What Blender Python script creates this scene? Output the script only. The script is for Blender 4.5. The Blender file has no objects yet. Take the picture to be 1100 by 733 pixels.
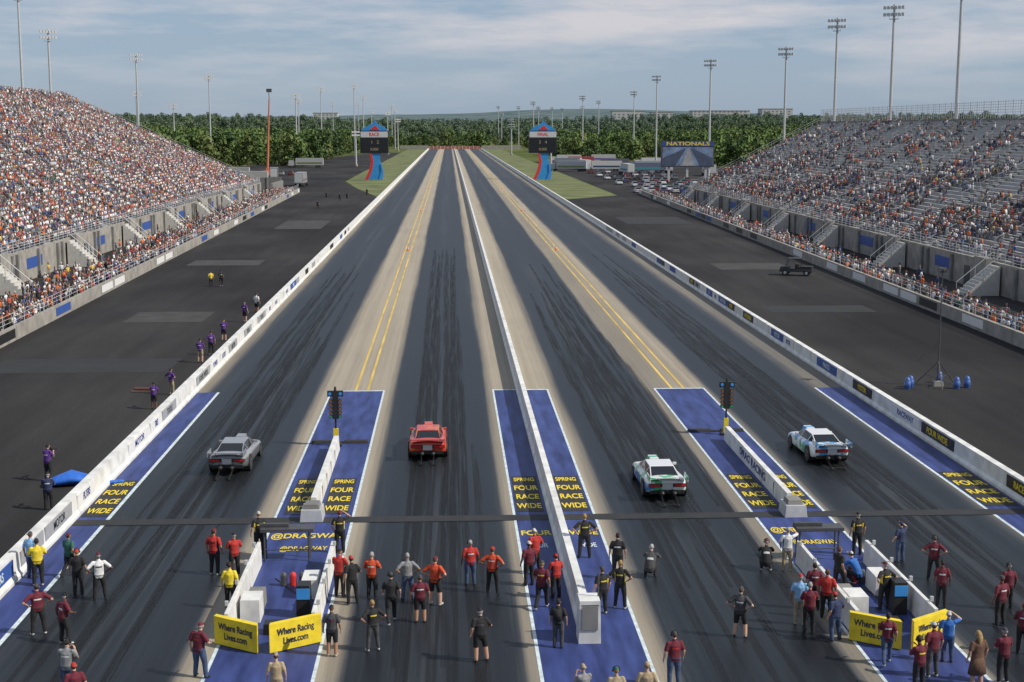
import bpy, bmesh, math, random
import numpy as np
from mathutils import Vector, Matrix, Euler
random.seed(7); rng=np.random.default_rng(11)
S=bpy.context.scene; COL=S.collection
# ------------------------------------------------------------------ helpers
_m={}
def mat(name,col,rough=.7,var=.15,scale=4.0,metal=0.0,bump=0.0,col2=None,stretch=None,spec=None):
    key=(name,tuple(col))
    if key in _m: return _m[key]
    m=bpy.data.materials.new(name); m.use_nodes=True; nt=m.node_tree; n=nt.nodes; l=nt.links
    b=n['Principled BSDF']; b.inputs['Roughness'].default_value=rough; b.inputs['Metallic'].default_value=metal
    if spec is not None: b.inputs['Specular IOR Level'].default_value=spec
    c=(*col,1)
    if var>0:
        tc=n.new('ShaderNodeTexCoord'); mp=n.new('ShaderNodeMapping'); nz=n.new('ShaderNodeTexNoise')
        nz.inputs['Scale'].default_value=scale; nz.inputs['Detail'].default_value=5
        if stretch: mp.inputs['Scale'].default_value=stretch
        l.new(tc.outputs['Object'],mp.inputs[0]); l.new(mp.outputs[0],nz.inputs['Vector'])
        cr=n.new('ShaderNodeValToRGB'); cr.color_ramp.elements[0].position=.3; cr.color_ramp.elements[1].position=.7
        c2=col2 if col2 else tuple(min(1,x*(1+var)) for x in col)
        cr.color_ramp.elements[0].color=(*[x*(1-var) for x in col],1); cr.color_ramp.elements[1].color=(*c2,1)
        l.new(nz.outputs['Fac'],cr.inputs[0]); l.new(cr.outputs[0],b.inputs['Base Color'])
        if bump>0:
            bp=n.new('ShaderNodeBump'); bp.inputs['Strength'].default_value=bump; bp.inputs['Distance'].default_value=.02
            l.new(nz.outputs['Fac'],bp.inputs['Height']); l.new(bp.outputs[0],b.inputs['Normal'])
    else: b.inputs['Base Color'].default_value=c
    _m[key]=m; return m
def vcolmat(name,rough=.8):
    m=bpy.data.materials.new(name); m.use_nodes=True; n=m.node_tree.nodes
    a=n.new('ShaderNodeVertexColor'); a.layer_name='Col'
    m.node_tree.links.new(a.outputs[0],n['Principled BSDF'].inputs['Base Color']); n['Principled BSDF'].inputs['Roughness'].default_value=rough
    return m
class MB:
    def __init__(s): s.v=[];s.f=[];s.m=[]
    def add(s,vs,fs,mi=0,M=None):
        o=len(s.v)
        if M is not None: vs=[tuple(M@Vector(p)) for p in vs]
        s.v+= [tuple(p) for p in vs]; s.f+=[tuple(i+o for i in f) for f in fs]
        s.m+= mi if isinstance(mi,list) else [mi]*len(fs)
    def box(s,x0,x1,y0,y1,z0,z1,mi=0,M=None,tx=0,ty=0):
        v=[(x0,y0,z0),(x1,y0,z0),(x1,y1,z0),(x0,y1,z0),(x0+tx,y0+ty,z1),(x1-tx,y0+ty,z1),(x1-tx,y1-ty,z1),(x0+tx,y1-ty,z1)]
        s.add(v,[(3,2,1,0),(4,5,6,7),(0,1,5,4),(1,2,6,5),(2,3,7,6),(3,0,4,7)],mi,M)
    def tube(s,pts,rad,seg=8,hint=(1,0,0),mi=0,rnd=True,M=None):
        vs,fs=tube(pts,rad,seg,hint,rnd); s.add(vs,fs,mi,M)
    def cyl(s,p0,p1,r0,r1=None,seg=10,mi=0,M=None):
        r1=r0 if r1 is None else r1
        h=(1,0,0) if abs((Vector(p1)-Vector(p0)).normalized().x)<.9 else (0,1,0)
        s.tube([p0,p1],[r0,r1],seg,h,mi,False,M)
    def sheet(s,x0,x1,y0,y1,z,mi=0): s.add([(x0,y0,z),(x1,y0,z),(x1,y1,z),(x0,y1,z)],[(0,1,2,3)],mi)
    def obj(s,name,mats,smooth=False,parent=None,loc=(0,0,0),rot=0,bevel=0):
        me=bpy.data.meshes.new(name); me.from_pydata(s.v,[],s.f)
        for m in mats: me.materials.append(m)
        me.polygons.foreach_set('material_index',s.m)
        if smooth: me.polygons.foreach_set('use_smooth',[True]*len(s.f))
        me.update()
        o=bpy.data.objects.new(name,me); COL.objects.link(o); o.location=loc; o.rotation_euler=(0,0,rot)
        if parent: o.parent=parent
        if bevel:
            b=o.modifiers.new('b','BEVEL'); b.width=bevel; b.segments=2; b.limit_method='ANGLE'
        return o
def tube(pts,rad,seg=8,hint=(1,0,0),rnd=True):
    P=[Vector(p) for p in pts]; R=[(r,r) if not isinstance(r,tuple) else r for r in rad]; H=Vector(hint)
    n=len(P)
    T=[]
    for i in range(n):
        a=P[max(0,i-1)]; b=P[min(n-1,i+1)]; T.append((b-a).normalized())
    seq=[]
    if rnd:
        r=min(R[0]); seq+=[(P[0]-T[0]*r*.95,(R[0][0]*.35,R[0][1]*.35),T[0]),(P[0]-T[0]*r*.6,(R[0][0]*.8,R[0][1]*.8),T[0])]
    for i in range(n): seq.append((P[i],R[i],T[i]))
    if rnd:
        r=min(R[-1]); seq+=[(P[-1]+T[-1]*r*.6,(R[-1][0]*.8,R[-1][1]*.8),T[-1]),(P[-1]+T[-1]*r*.95,(R[-1][0]*.35,R[-1][1]*.35),T[-1])]
    vs=[]
    for p,r,t in seq:
        a=H-t*H.dot(t)
        if a.length<1e-3: a=Vector((0,1,0))-t*t.y
        a.normalize(); b=t.cross(a)
        for k in range(seg):
            w=2*math.pi*k/seg; vs.append(tuple(p+a*r[0]*math.cos(w)+b*r[1]*math.sin(w)))
    fs=[]
    m=len(seq)
    for i in range(m-1):
        for k in range(seg):
            k2=(k+1)%seg; fs.append((i*seg+k,i*seg+k2,(i+1)*seg+k2,(i+1)*seg+k))
    fs.append(tuple(range(seg-1,-1,-1))); fs.append(tuple((m-1)*seg+k for k in range(seg)))
    return vs,fs
def text(body,size,loc,rot,m,name='lettering',parent=None,sx=1,ext=.004,align='CENTER'):
    t=bpy.data.curves.new(name,'FONT'); t.body=body; t.size=size; t.align_x=align; t.align_y='CENTER'; t.extrude=ext; t.offset=size*.02
    t.materials.append(m); o=bpy.data.objects.new(name,t); COL.objects.link(o); o.location=loc; o.rotation_euler=rot; o.scale=(sx,1,1)
    if parent: o.parent=parent
    return o
def empty(name,loc=(0,0,0),rot=0):
    o=bpy.data.objects.new(name,None); COL.objects.link(o); o.location=loc; o.rotation_euler=(0,0,rot); return o
def sm(x): x=np.clip(x,0,1); return x*x*(3-2*x)
H90=math.pi/2
# ------------------------------------------------------------------ materials
WHITE=mat('white_painted_concrete',(.62,.62,.60),.6,.2,1.2)
CONC=mat('weathered_concrete',(.27,.255,.23),.85,.25,.8)
CONCD=mat('grey_concrete',(.18,.178,.17),.85,.25,.8)
DECK=mat('bleacher_deck',(.30,.30,.295),.6,.15,1.5)
ALU=mat('aluminium_bleacher',(.50,.50,.49),.45,.15,2,metal=.1)
STEEL=mat('galvanised_steel',(.46,.47,.48),.5,.1,3,metal=.2)
DSTEEL=mat('dark_steel',(.08,.08,.085),.5,.15,3,metal=.3)
BLACK=mat('black_paint',(.015,.015,.016),.5,.2,3)
RUBBER=mat('tyre_rubber',(.02,.02,.02),.8,.2,6)
YEL=mat('yellow_paint',(.70,.53,.02),.6,.15,3)
YELD=mat('worn_yellow_line',(.56,.39,.08),.75,.3,1,stretch=(1,.2,1))
WLINE=mat('white_line_paint',(.50,.57,.59),.7,.25,3)
BLUE=mat('blue_pad_paint',(.014,.030,.150),.6,.4,1.1,col2=(.038,.062,.225),stretch=(2,.3,1))
GRASS=mat('mown_grass',(.085,.110,.030),.95,.3,.12,col2=(.155,.170,.060))
RED=mat('red_paint',(.55,.03,.025),.5,.1,3)
CYAN=mat('light_blue_paint',(.04,.25,.62),.5,.1,3)
GLASS=mat('dark_window_glass',(.008,.009,.012),.12,0,spec=.4)
def asphalt():
    m=bpy.data.materials.new('dark_asphalt'); m.use_nodes=True; nt=m.node_tree; n=nt.nodes; l=nt.links; b=n['Principled BSDF']
    tc=n.new('ShaderNodeTexCoord')
    def noise(sc,st,det=5):
        mp=n.new('ShaderNodeMapping'); mp.inputs['Scale'].default_value=st; z=n.new('ShaderNodeTexNoise'); z.inputs['Scale'].default_value=sc; z.inputs['Detail'].default_value=det
        l.new(tc.outputs['Object'],mp.inputs[0]); l.new(mp.outputs[0],z.inputs['Vector']); return z
    a=noise(.06,(1,.5,1),8); c=noise(6,(1,1,1)); d=noise(.7,(1,.06,1))
    cr=n.new('ShaderNodeValToRGB'); cr.color_ramp.elements[0].position=.35; cr.color_ramp.elements[0].color=(.013,.012,.013,1)
    cr.color_ramp.elements[1].position=.70; cr.color_ramp.elements[1].color=(.038,.036,.035,1); l.new(a.outputs[0],cr.inputs[0])
    mx=n.new('ShaderNodeMix'); mx.data_type='RGBA'; mx.blend_type='OVERLAY'; mx.inputs[0].default_value=.5; l.new(cr.outputs[0],mx.inputs[6]); l.new(d.outputs[0],mx.inputs[7])
    m2=n.new('ShaderNodeMix'); m2.data_type='RGBA'; m2.blend_type='OVERLAY'; m2.inputs[0].default_value=.5; l.new(mx.outputs[2],m2.inputs[6]); l.new(c.outputs[0],m2.inputs[7])
    l.new(m2.outputs[2],b.inputs['Base Color']); b.inputs['Roughness'].default_value=.9; b.inputs['Specular IOR Level'].default_value=.2
    return m
ASPH=asphalt()
def strip():
    m=bpy.data.materials.new('rubbered_race_surface'); m.use_nodes=True; nt=m.node_tree; n=nt.nodes; l=nt.links; b=n['Principled BSDF']
    tc=n.new('ShaderNodeTexCoord'); sp=n.new('ShaderNodeSeparateXYZ'); l.new(tc.outputs['Object'],sp.inputs[0])
    def noise(sc,st,det=6):
        mp=n.new('ShaderNodeMapping'); mp.inputs['Scale'].default_value=st; z=n.new('ShaderNodeTexNoise'); z.inputs['Scale'].default_value=sc; z.inputs['Detail'].default_value=det
        l.new(tc.outputs['Object'],mp.inputs[0]); l.new(mp.outputs[0],z.inputs['Vector']); return z
    def math_(op,a,b_,clamp=False):
        x=n.new('ShaderNodeMath'); x.operation=op; x.use_clamp=clamp
        for i,q in enumerate((a,b_)):
            if isinstance(q,(int,float)): x.inputs[i].default_value=q
            else: l.new(q,x.inputs[i])
        return x.outputs[0]
    nz=noise(1.2,(1,.03,1)); 
    xp=math_('ADD',sp.outputs[0],math_('MULTIPLY',math_('SUBTRACT',nz.outputs[0],.5),.5))
    t=math_('DIVIDE',math_('ADD',xp,16.5),43.0)
    cr=n.new('ShaderNodeValToRGB'); R=cr.color_ramp
    st=[(-16.4,.8),(-15.9,.62),(-15.5,.20),(-14.0,.03),(-11.3,.13),(-9.4,.02),(-8.85,.10),(-8.5,.62),(-8.1,.93),(-4.1,.93),(-3.7,.62),(-3.4,.10),(-2.7,.02),(-.7,.13),(1.5,.02),(2.1,.10),(2.35,.62),(2.9,.93),(6.5,.93),(7.0,.6),(7.3,.10),(8.0,.02),(9.9,.13),(11.9,.02),(12.55,.10),(12.85,.66),(16.6,.93),(17.2,.14),(18.2,.02),(20.6,.13),(23.2,.03),(24.6,.6)]
    while len(R.elements)<len(st): R.elements.new(.5)
    for _ in (0,1):
        for e,(x,v) in zip(R.elements,st): e.position=(x+16.5)/43; e.color=(v,v,v,1)
    l.new(t,cr.inputs[0])
    s1=noise(5,(1,.005,1),4); s2=noise(1.1,(1,.010,1),5); s3=noise(.25,(1,.35,1),6); s4=noise(14,(1,.02,1),3); s5=noise(9,(1,1,1),4)
    v=math_('ADD',cr.outputs[0],math_('MULTIPLY',math_('SUBTRACT',s1.outputs[0],.5),.34))
    v=math_('ADD',v,math_('MULTIPLY',math_('SUBTRACT',s2.outputs[0],.5),.42))
    v=math_('ADD',v,math_('MULTIPLY',math_('SUBTRACT',s3.outputs[0],.5),.20))
    v=math_('ADD',v,math_('MULTIPLY',math_('SUBTRACT',s4.outputs[0],.5),.18))
    v=math_('ADD',v,math_('MULTIPLY',math_('SUBTRACT',s5.outputs[0],.5),.14))
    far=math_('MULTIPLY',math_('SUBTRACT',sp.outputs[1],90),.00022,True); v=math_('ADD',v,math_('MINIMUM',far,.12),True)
    c2=n.new('ShaderNodeValToRGB'); C=c2.color_ramp
    cs=[(0,(.007,.009,.012)),(.12,(.014,.018,.023)),(.28,(.042,.045,.050)),(.5,(.125,.115,.10)),(.8,(.235,.205,.16)),(1,(.32,.28,.22))]
    while len(C.elements)<len(cs): C.elements.new(.5)
    for _ in (0,1):
        for e,(p,c) in zip(C.elements,cs): e.position=p; e.color=(*c,1)
    l.new(v,c2.inputs[0]); l.new(c2.outputs[0],b.inputs['Base Color'])
    ro=math_('ADD',math_('MULTIPLY',v,.35),.45); l.new(ro,b.inputs['Roughness']); b.inputs['Specular IOR Level'].default_value=.3
    return m
STRIP=strip()
# ------------------------------------------------------------------ terrain
def hz(X,Y):
    z=14*sm((Y-1150)/900)+8*sm((Y-2000)/1500)
    z=z+sm((np.abs(X-5)-115)/260)*sm((Y-380)/420)*7
    z=z+ (44+18*np.sin(X/900.+1.)+10*np.sin(X/370.))*sm((Y-3000)/3500)
    return z+ 2.5*np.sin(X/140.)*np.sin(Y/170.)*sm((Y-1200)/500)
xs=np.unique(np.concatenate([np.linspace(-9000,-900,28),np.linspace(-900,900,91),np.linspace(900,9000,28)]))
ys=np.unique(np.concatenate([np.linspace(-400,300,8),np.linspace(300,2600,90),np.linspace(2600,12000,50)]))
XX,YY=np.meshgrid(xs,ys); ZZ=hz(XX,YY)-.06
nv=len(xs)
V=np.stack([XX,YY,ZZ],-1).reshape(-1,3)
F=[(j*nv+i,j*nv+i+1,(j+1)*nv+i+1,(j+1)*nv+i) for j in range(len(ys)-1) for i in range(nv-1)]
me=bpy.data.meshes.new('ground'); me.from_pydata(V.tolist(),[],F); me.polygons.foreach_set('use_smooth',[True]*len(F))
gm=bpy.data.materials.new('grass_and_hazed_woodland'); gm.use_nodes=True; nt=gm.node_tree; n=nt.nodes; l=nt.links
tc=n.new('ShaderNodeTexCoord'); sp=n.new('ShaderNodeSeparateXYZ'); l.new(tc.outputs['Object'],sp.inputs[0])
nz=n.new('ShaderNodeTexNoise'); nz.inputs['Scale'].default_value=.012; nz.inputs['Detail'].default_value=9; l.new(tc.outputs['Object'],nz.inputs['Vector'])
cr=n.new('ShaderNodeValToRGB'); cr.color_ramp.elements[0].position=.35; cr.color_ramp.elements[0].color=(.055,.075,.03,1); cr.color_ramp.elements[1].position=.65; cr.color_ramp.elements[1].color=(.13,.15,.06,1); l.new(nz.outputs[0],cr.inputs[0])
c2=n.new('ShaderNodeValToRGB'); c2.color_ramp.elements[0].position=.4; c2.color_ramp.elements[0].color=(.075,.11,.12,1); c2.color_ramp.elements[1].position=.66; c2.color_ramp.elements[1].color=(.14,.18,.18,1); l.new(nz.outputs[0],c2.inputs[0])  # far woodland tone: distance haze painted into the colour, pale and bluish
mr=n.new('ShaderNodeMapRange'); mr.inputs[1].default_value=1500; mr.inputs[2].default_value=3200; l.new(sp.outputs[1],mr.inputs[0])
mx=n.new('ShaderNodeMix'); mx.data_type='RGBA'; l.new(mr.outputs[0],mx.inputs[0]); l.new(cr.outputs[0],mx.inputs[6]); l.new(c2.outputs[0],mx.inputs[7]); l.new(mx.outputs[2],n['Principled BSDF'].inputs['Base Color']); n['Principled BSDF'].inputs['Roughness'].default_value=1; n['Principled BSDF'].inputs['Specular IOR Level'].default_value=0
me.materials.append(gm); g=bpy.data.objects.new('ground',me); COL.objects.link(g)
# ------------------------------------------------------------------ paved areas
def LB(y): return -35.1-(y-109)*.0183
def RB(y): return 44.6+(y-103)*.0196
b=MB(); b.add([(-110,-30,0),(-17,-30,0),(-17,346,0),(-26,400,0),(-34,457,0),(-34,1000,0),(-50,1000,0),(-110,500,0)],[tuple(range(8))]); 
b.add([(26.4,-30,0),(120,-30,0),(120,720,0),(43.5,720,0),(43.5,358,0),(26.4,335,0)],[tuple(range(6))])
b.obj('paved_apron',[ASPH])
b=MB(); b.add([(-16.9,346,-.01),(-16.9,1160,-.01),(-33.5,1160,-.01),(-33.5,458,-.01),(-26,401,-.01)],[(0,1,2,3,4)]); b.add([(26.5,336,-.01),(43,358,-.01),(43,1160,-.01),(26.5,1160,-.01)],[(0,1,2,3)]); b.obj('grass_verge',[GRASS])
b=MB()
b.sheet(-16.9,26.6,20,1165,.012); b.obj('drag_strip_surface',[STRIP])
AP2=mat('patched_asphalt',(.037,.035,.034),.9,.3,.5); AP3=mat('sealed_asphalt',(.015,.015,.015),.8,.2,.5)
b=MB()
for x0,x1,y0,y1,mi in [(-29,-22,124,131,0),(-33,-24,176,183,0),(-33,-20,98,104,1),(33,42,168,176,0),(30,40,128,133,1),(-30,-22,240,262,0),(32,44,250,270,1)]:
    b.sheet(x0,x1,y0,y1,.006,mi)
b.obj('asphalt_patch',[AP2,AP3])
tm=bpy.data.materials.new('rubber_tyre_mark'); tm.use_nodes=True; n=tm.node_tree.nodes; l=tm.node_tree.links; B_=n['Principled BSDF']; B_.inputs['Base Color'].default_value=(.008,.009,.010,1); B_.inputs['Roughness'].default_value=.6
tc=n.new('ShaderNodeTexCoord'); mp=n.new('ShaderNodeMapping'); mp.inputs['Scale'].default_value=(6,.12,1); nz=n.new('ShaderNodeTexNoise'); nz.inputs['Scale'].default_value=1; nz.inputs['Detail'].default_value=6; l.new(tc.outputs['Object'],mp.inputs[0]); l.new(mp.outputs[0],nz.inputs['Vector'])
cr=n.new('ShaderNodeValToRGB'); cr.color_ramp.elements[0].position=.35; cr.color_ramp.elements[1].position=.7; cr.color_ramp.elements[1].color=(.8,.8,.8,1); l.new(nz.outputs[0],cr.inputs[0]); l.new(cr.outputs[0],B_.inputs['Alpha'])
b=MB(); r_=random.Random(9); zz_=.0145
for lc in (-11.7,-.7,9.9,20.6):
    for k in range(9):
        off=r_.gauss(0,.9); y0=r_.uniform(24,70); y1=y0+r_.uniform(40,150); ph=r_.uniform(0,6); am=r_.uniform(.03,.2)
        zz_+=.00008
        for s in(-.8,.8):
            N=24; vs=[]
            for i in range(N+1):
                y=y0+(y1-y0)*i/N; xx=lc+off+s+am*math.sin(ph+i*.25); w=.20*math.sin(math.pi*min(1,max(.02,i/N*.96+.02)))**.3; vs+=[(xx-w,y,zz_),(xx+w,y,zz_)]
            b.add(vs,[(2*i,2*i+1,2*i+3,2*i+2) for i in range(N)])
b.obj('tyre_marks',[tm])
# painted markings
b=MB()
pads=[(-7.7,-4.4),(2.85,6.3),(13.5,16.65)]
for x0,x1 in pads:
    b.sheet(x0,x1,24,90,.020,0)
    for xa in (x0-.12,x1): b.sheet(xa,xa+.12,24,90,.024,1)
    b.sheet(x0-.12,x1+.12,90,90.25,.024,1)
b.sheet(-16.42,-15.15,24,90,.020,0); b.sheet(-15.15,-14.98,24,90,.024,1)
b.sheet(24.2,25.95,24,90,.020,0); b.sheet(24.05,24.2,24,90,.024,1)
for x in (-6.2,-5.4,14.6,15.4): b.sheet(x-.08,x+.08,90.3,1160,.020,2)
b.sheet(-16.4,26,59.2,60.1,.029,3)
blocks=[(-16.35,-15.2),(-7.45,-6.4),(-5.75,-4.6),(2.95,4.15),(5.0,6.2),(13.6,14.85),(15.5,16.55),(24.3,25.85)]
for (x0,x1) in blocks: b.sheet(x0,x1,60.6,67.0,.032,3)
mk=b.obj('painted_markings',[BLUE,WLINE,YELD,mat('worn_black_band',(.02,.02,.021),.75,.25,1.5)])
for (x0,x1) in blocks:
    for k,w in enumerate(['WIDE','RACE','FOUR','SPRING']):
        text(w,1.15 if len(w)<5 else .95,((x0+x1)/2,61.5+k*1.6,.04),(0,0,0),YEL,'pad_lettering',mk,sx=(x1-x0)*.92/(2.9 if len(w)<5 else 3.45),ext=.001)
for x0,x1,t in [(-7.7,-4.4,'@DRAGWAY'),(13.5,16.65,'@DRAGWAY'),(2.85,4.3,'FOUR'),(4.9,6.3,'WIDE')]:
    text(t,.95,((x0+x1)/2,57.2,.035),(0,0,0),YEL,'pad_lettering',mk,sx=(x1-x0)*.9/(5.6 if len(t)>5 else 2.5),ext=.001)
    text(t,.8,((x0+x1)/2,55.4,.035),(0,0,0),WLINE if t[0]!='@' else YEL,'pad_lettering',mk,sx=(x1-x0)*.6/(5.0 if len(t)>5 else 2.3),ext=.001)
# ------------------------------------------------------------------ walls
def wall(x0,x1,y0,y1,h,name='concrete_barrier_wall'):
    b=MB(); y=y0
    c=(x0+x1)/2; w=(x1-x0)/2
    while y<y1:
        L=min(12 if y<400 else 60,y1-y)
        v=[]; 
        for yy in (y+.015,y+L-.015):
            for dx,z in ((-w-.06,0),(-w-.06,.14),(-w+.05,.3),(-w+.09,h),(w-.09,h),(w-.05,.3),(w+.06,.14),(w+.06,0)): v.append((c+dx,yy,z))
        f=[(i,i+1,9+i,8+i) for i in range(7)]+[(7,6,5,4,3,2,1,0),tuple(range(8,16))]
        b.add(v,f,0); y+=L
    return b.obj(name,[WHITE])
wl=wall(-17.05,-16.5,25,1160,1.0); wc=wall(4.34,4.80,46,1160,.95); wr=wall(26.1,26.65,25,1160,1.0)
words=['RACEWAY','SPEED','NATIONALS','OIL','TIRES','POWER','FOUR WIDE','BATTERY','FILTERS','TOOLS','MOTOR','PARTS']
pan=[mat('banner_blue',(.03,.08,.30),.6,.05),BLACK,YEL,mat('banner_white',(.66,.66,.66),.6,.05),RED,mat('banner_grey',(.3,.31,.33),.6,.05)]
inks=[WLINE,YEL,BLACK,mat('ink_navy',(.02,.04,.2),.6,0),WLINE,BLACK]
random.seed(3)
for side,w in ((1,wl),(-1,wr)):
    b=MB(); y=40
    while y<235:
        L=random.choice([3,4,5]); k=random.choice([3,3,3,3,0,1,5,5]) 
        if side<0 and 61<y<72: k=random.choice([1,2])
        xf=-16.56 if side>0 else 26.16
        x_a,x_b=(xf-.0,xf+.04) if side>0 else (xf-.04,xf)
        b.box(x_a,x_b,y,y+L,.34,.92,k)
        if y<150: text(random.choice(words),.48,(xf+.045*side,y+L/2,.62),(H90,0,H90*side),inks[k],'wall_banner_lettering',w,sx=L/4.0)
        y+=L+random.choice([.3,1,4,7,0.3])
    b.obj('wall_banners',pan,parent=w)
def barrier(fn,y0,y1,side):
    b=MB(); y=y0
    while y<y1:
        L=6; xa,xb=fn(y),fn(y+L); t=.35*side
        q=[(xa,y+.02),(xb,y+L-.02),(xb+t,y+L-.02),(xa+t,y+.02)]
        v=[(p[0],p[1],z) for z in (0,1.15) for p in q]
        b.add(v,[(0,1,5,4),(1,2,6,5),(2,3,7,6),(3,0,4,7),(4,5,6,7)],0)
        for k in (0,.5):
            yy=y+L*k; xx=fn(yy)+t*.5
            b.cyl((xx,yy,1.14),(xx,yy,2.2),.035,mi=1,seg=6)
        for z in (1.55,1.9,2.2): b.cyl((xa+t*.5,y,z),(xb+t*.5,y+L,z),.022,mi=1,seg=5)
        k=random.choice([2,0,0,0,3,5,0,0,0])
        if k:
            xs_=-side*.03
            v=[(xa+xs_,y+.4,.25),(xb+xs_,y+L-.4,.25),(xb+xs_,y+L-.4,1.0),(xa+xs_,y+.4,1.0)]; b.add(v,[(0,1,2,3)],k)
        y+=L
    return b.obj('crowd_barrier_wall',[CONC,STEEL,mat('banner_white',(.66,.66,.66),.6,.05),pan[0],RED,BLACK])
barrier(LB,84,374,-1); barrier(RB,78,362,1)
# ------------------------------------------------------------------ grandstands
def grandstand(x0,side,y0,y1,rows,dx,dz,zf,topfence):
    b=MB()
    X=lambda a:x0+side*a
    sec=15.0
    for r in range(rows):
        a=r*dx; z=zf+r*dz
        xa,xb=sorted((X(a),X(a+dx)))
        b.box(xa,xb,y0,y1,z-.10,z,0)
        yy=y0
        while yy<y1-1:
            ye=min(yy+sec-1.4,y1-.3)
            s0,s1=sorted((X(a+.50),X(a+.78)))
            b.box(s0,s1,yy+.7,ye,z+.40,z+.44,1)
            s0,s1=sorted((X(a+.74),X(a+.785)))
            b.box(s0,s1,yy+.7,ye,z,z+.40,2)
            s0,s1=sorted((X(a+.4),X(a+.79)))
            b.box(s0,s1,ye+.05,min(yy+sec+.65,y1),z+.004,z+dz*.5,3)
            yy+=sec
    zt=zf+rows*dz; D=rows*dx
    yy=y0+sec-.35
    while yy<y1-1:
        for r in range(0,rows,3):
            a=r*dx; z=zf+r*dz
            b.cyl((X(a),yy,z),(X(a),yy,z+.95),.03,seg=5,mi=2)
            b.cyl((X(a),yy,z+.95),(X(a+1.5*dx),yy,z+.95+1.5*dz),.03,seg=5,mi=2)
        yy+=sec
    s0,s1=sorted((X(-.45),X(-.02))); b.box(s0,s1,y0,y1,0,zf+.25,4)
    yy=y0
    while yy<y1:
        b.cyl((X(-.25),yy,zf+.2),(X(-.25),yy,zf+1.5),.045,seg=5,mi=2)
        if int(yy/3)%3==0: 
            s0,s1=sorted((X(-.75),X(-.47))); b.box(s0,s1,yy,yy+.5,0,zf+.1,5)
        yy+=2
    for z in (.55,.85,1.15,1.5): b.cyl((X(-.25),y0,zf+z),(X(-.25),y1,zf+z),.03,seg=5,mi=2)
    yy=y0+20
    while yy<y1-8:
        for k in range(10):
            s0,s1=sorted((X(-4.3+k*.36),X(-4.3+(k+1)*.36))); b.box(s0,s1,yy,yy+2.4,0,zf*(k+1)/10,3)
        for dy in (0,2.4):
            b.cyl((X(-4.3),yy+dy,1.2),(X(-.7),yy+dy,zf+1.2),.04,seg=5,mi=2)
            b.cyl((X(-4.3),yy+dy,0),(X(-4.3),yy+dy,1.2),.04,seg=5,mi=2)
            b.cyl((X(-2.4),yy+dy,1.4),(X(-2.4),yy+dy,zf*.5+1.3),.04,seg=5,mi=2)
        s0,s1=sorted((X(-1.2),X(-.5))); b.box(s0,s1,yy+2.6,yy+6,0,zf+.6,4)
        # doorway and banner on the concourse face
        s0,s1=sorted((X(-.50),X(-.46))); b.box(s0,s1,yy+9,yy+10.6,0,2.2,6); b.box(s0,s1,yy+14,yy+20,1.3,2.5,7)
        yy+=30
    for ye in (y0-.2,y1+.02):
        v=[(X(0),ye,0),(X(D),ye,0),(X(D),ye,zt),(X(0),ye,zf)]
        v2=[(p[0],ye+.18,p[2]) for p in v]; b.add(v+v2,[(0,1,2,3),(7,6,5,4),(0,4,5,1),(1,5,6,2),(2,6,7,3),(3,7,4,0)],5)
        for k in range(0,rows,4):
            b.cyl((X(k*dx),ye+.1,zf+k*dz),(X(k*dx),ye+.1,zf+k*dz+1.2),.03,seg=5,mi=2)
        b.cyl((X(0),ye+.1,zf+1.2),(X(D),ye+.1,zt+1.2),.035,seg=5,mi=2); b.cyl((X(0),ye+.1,zf+.7),(X(D),ye+.1,zt+.7),.03,seg=5,mi=2)
    s0,s1=sorted((X(D),X(D+.3))); b.box(s0,s1,y0,y1,0,zt+.4,5)
    yy=y0
    while yy<y1:
        b.cyl((X(D+.15),yy,zt+.3),(X(D+.15),yy,zt+topfence),.06,seg=5,mi=2)
        if topfence>2:
            for k in (1,2): b.cyl((X(D+.15),yy+k,zt+.3),(X(D+.15),yy+k,zt+topfence),.03,seg=4,mi=2)
        yy+=3
    zz=.9
    while zz<=topfence+.01: 
        b.cyl((X(D+.15),y0,zt+zz),(X(D+.15),y1,zt+zz),.03,seg=4,mi=2); zz+=.42
    return b.obj('grandstand',[DECK,ALU,STEEL,mat('aisle_step_paint',(.48,.47,.44),.8,.1,2),CONC,CONCD,DSTEEL,pan[0]])
grandstand(-48,-1,95,358,57,.84,.385,3.2,1.2)
grandstand(57,1,90,330,38,.80,.40,3.0,3.2)
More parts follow.
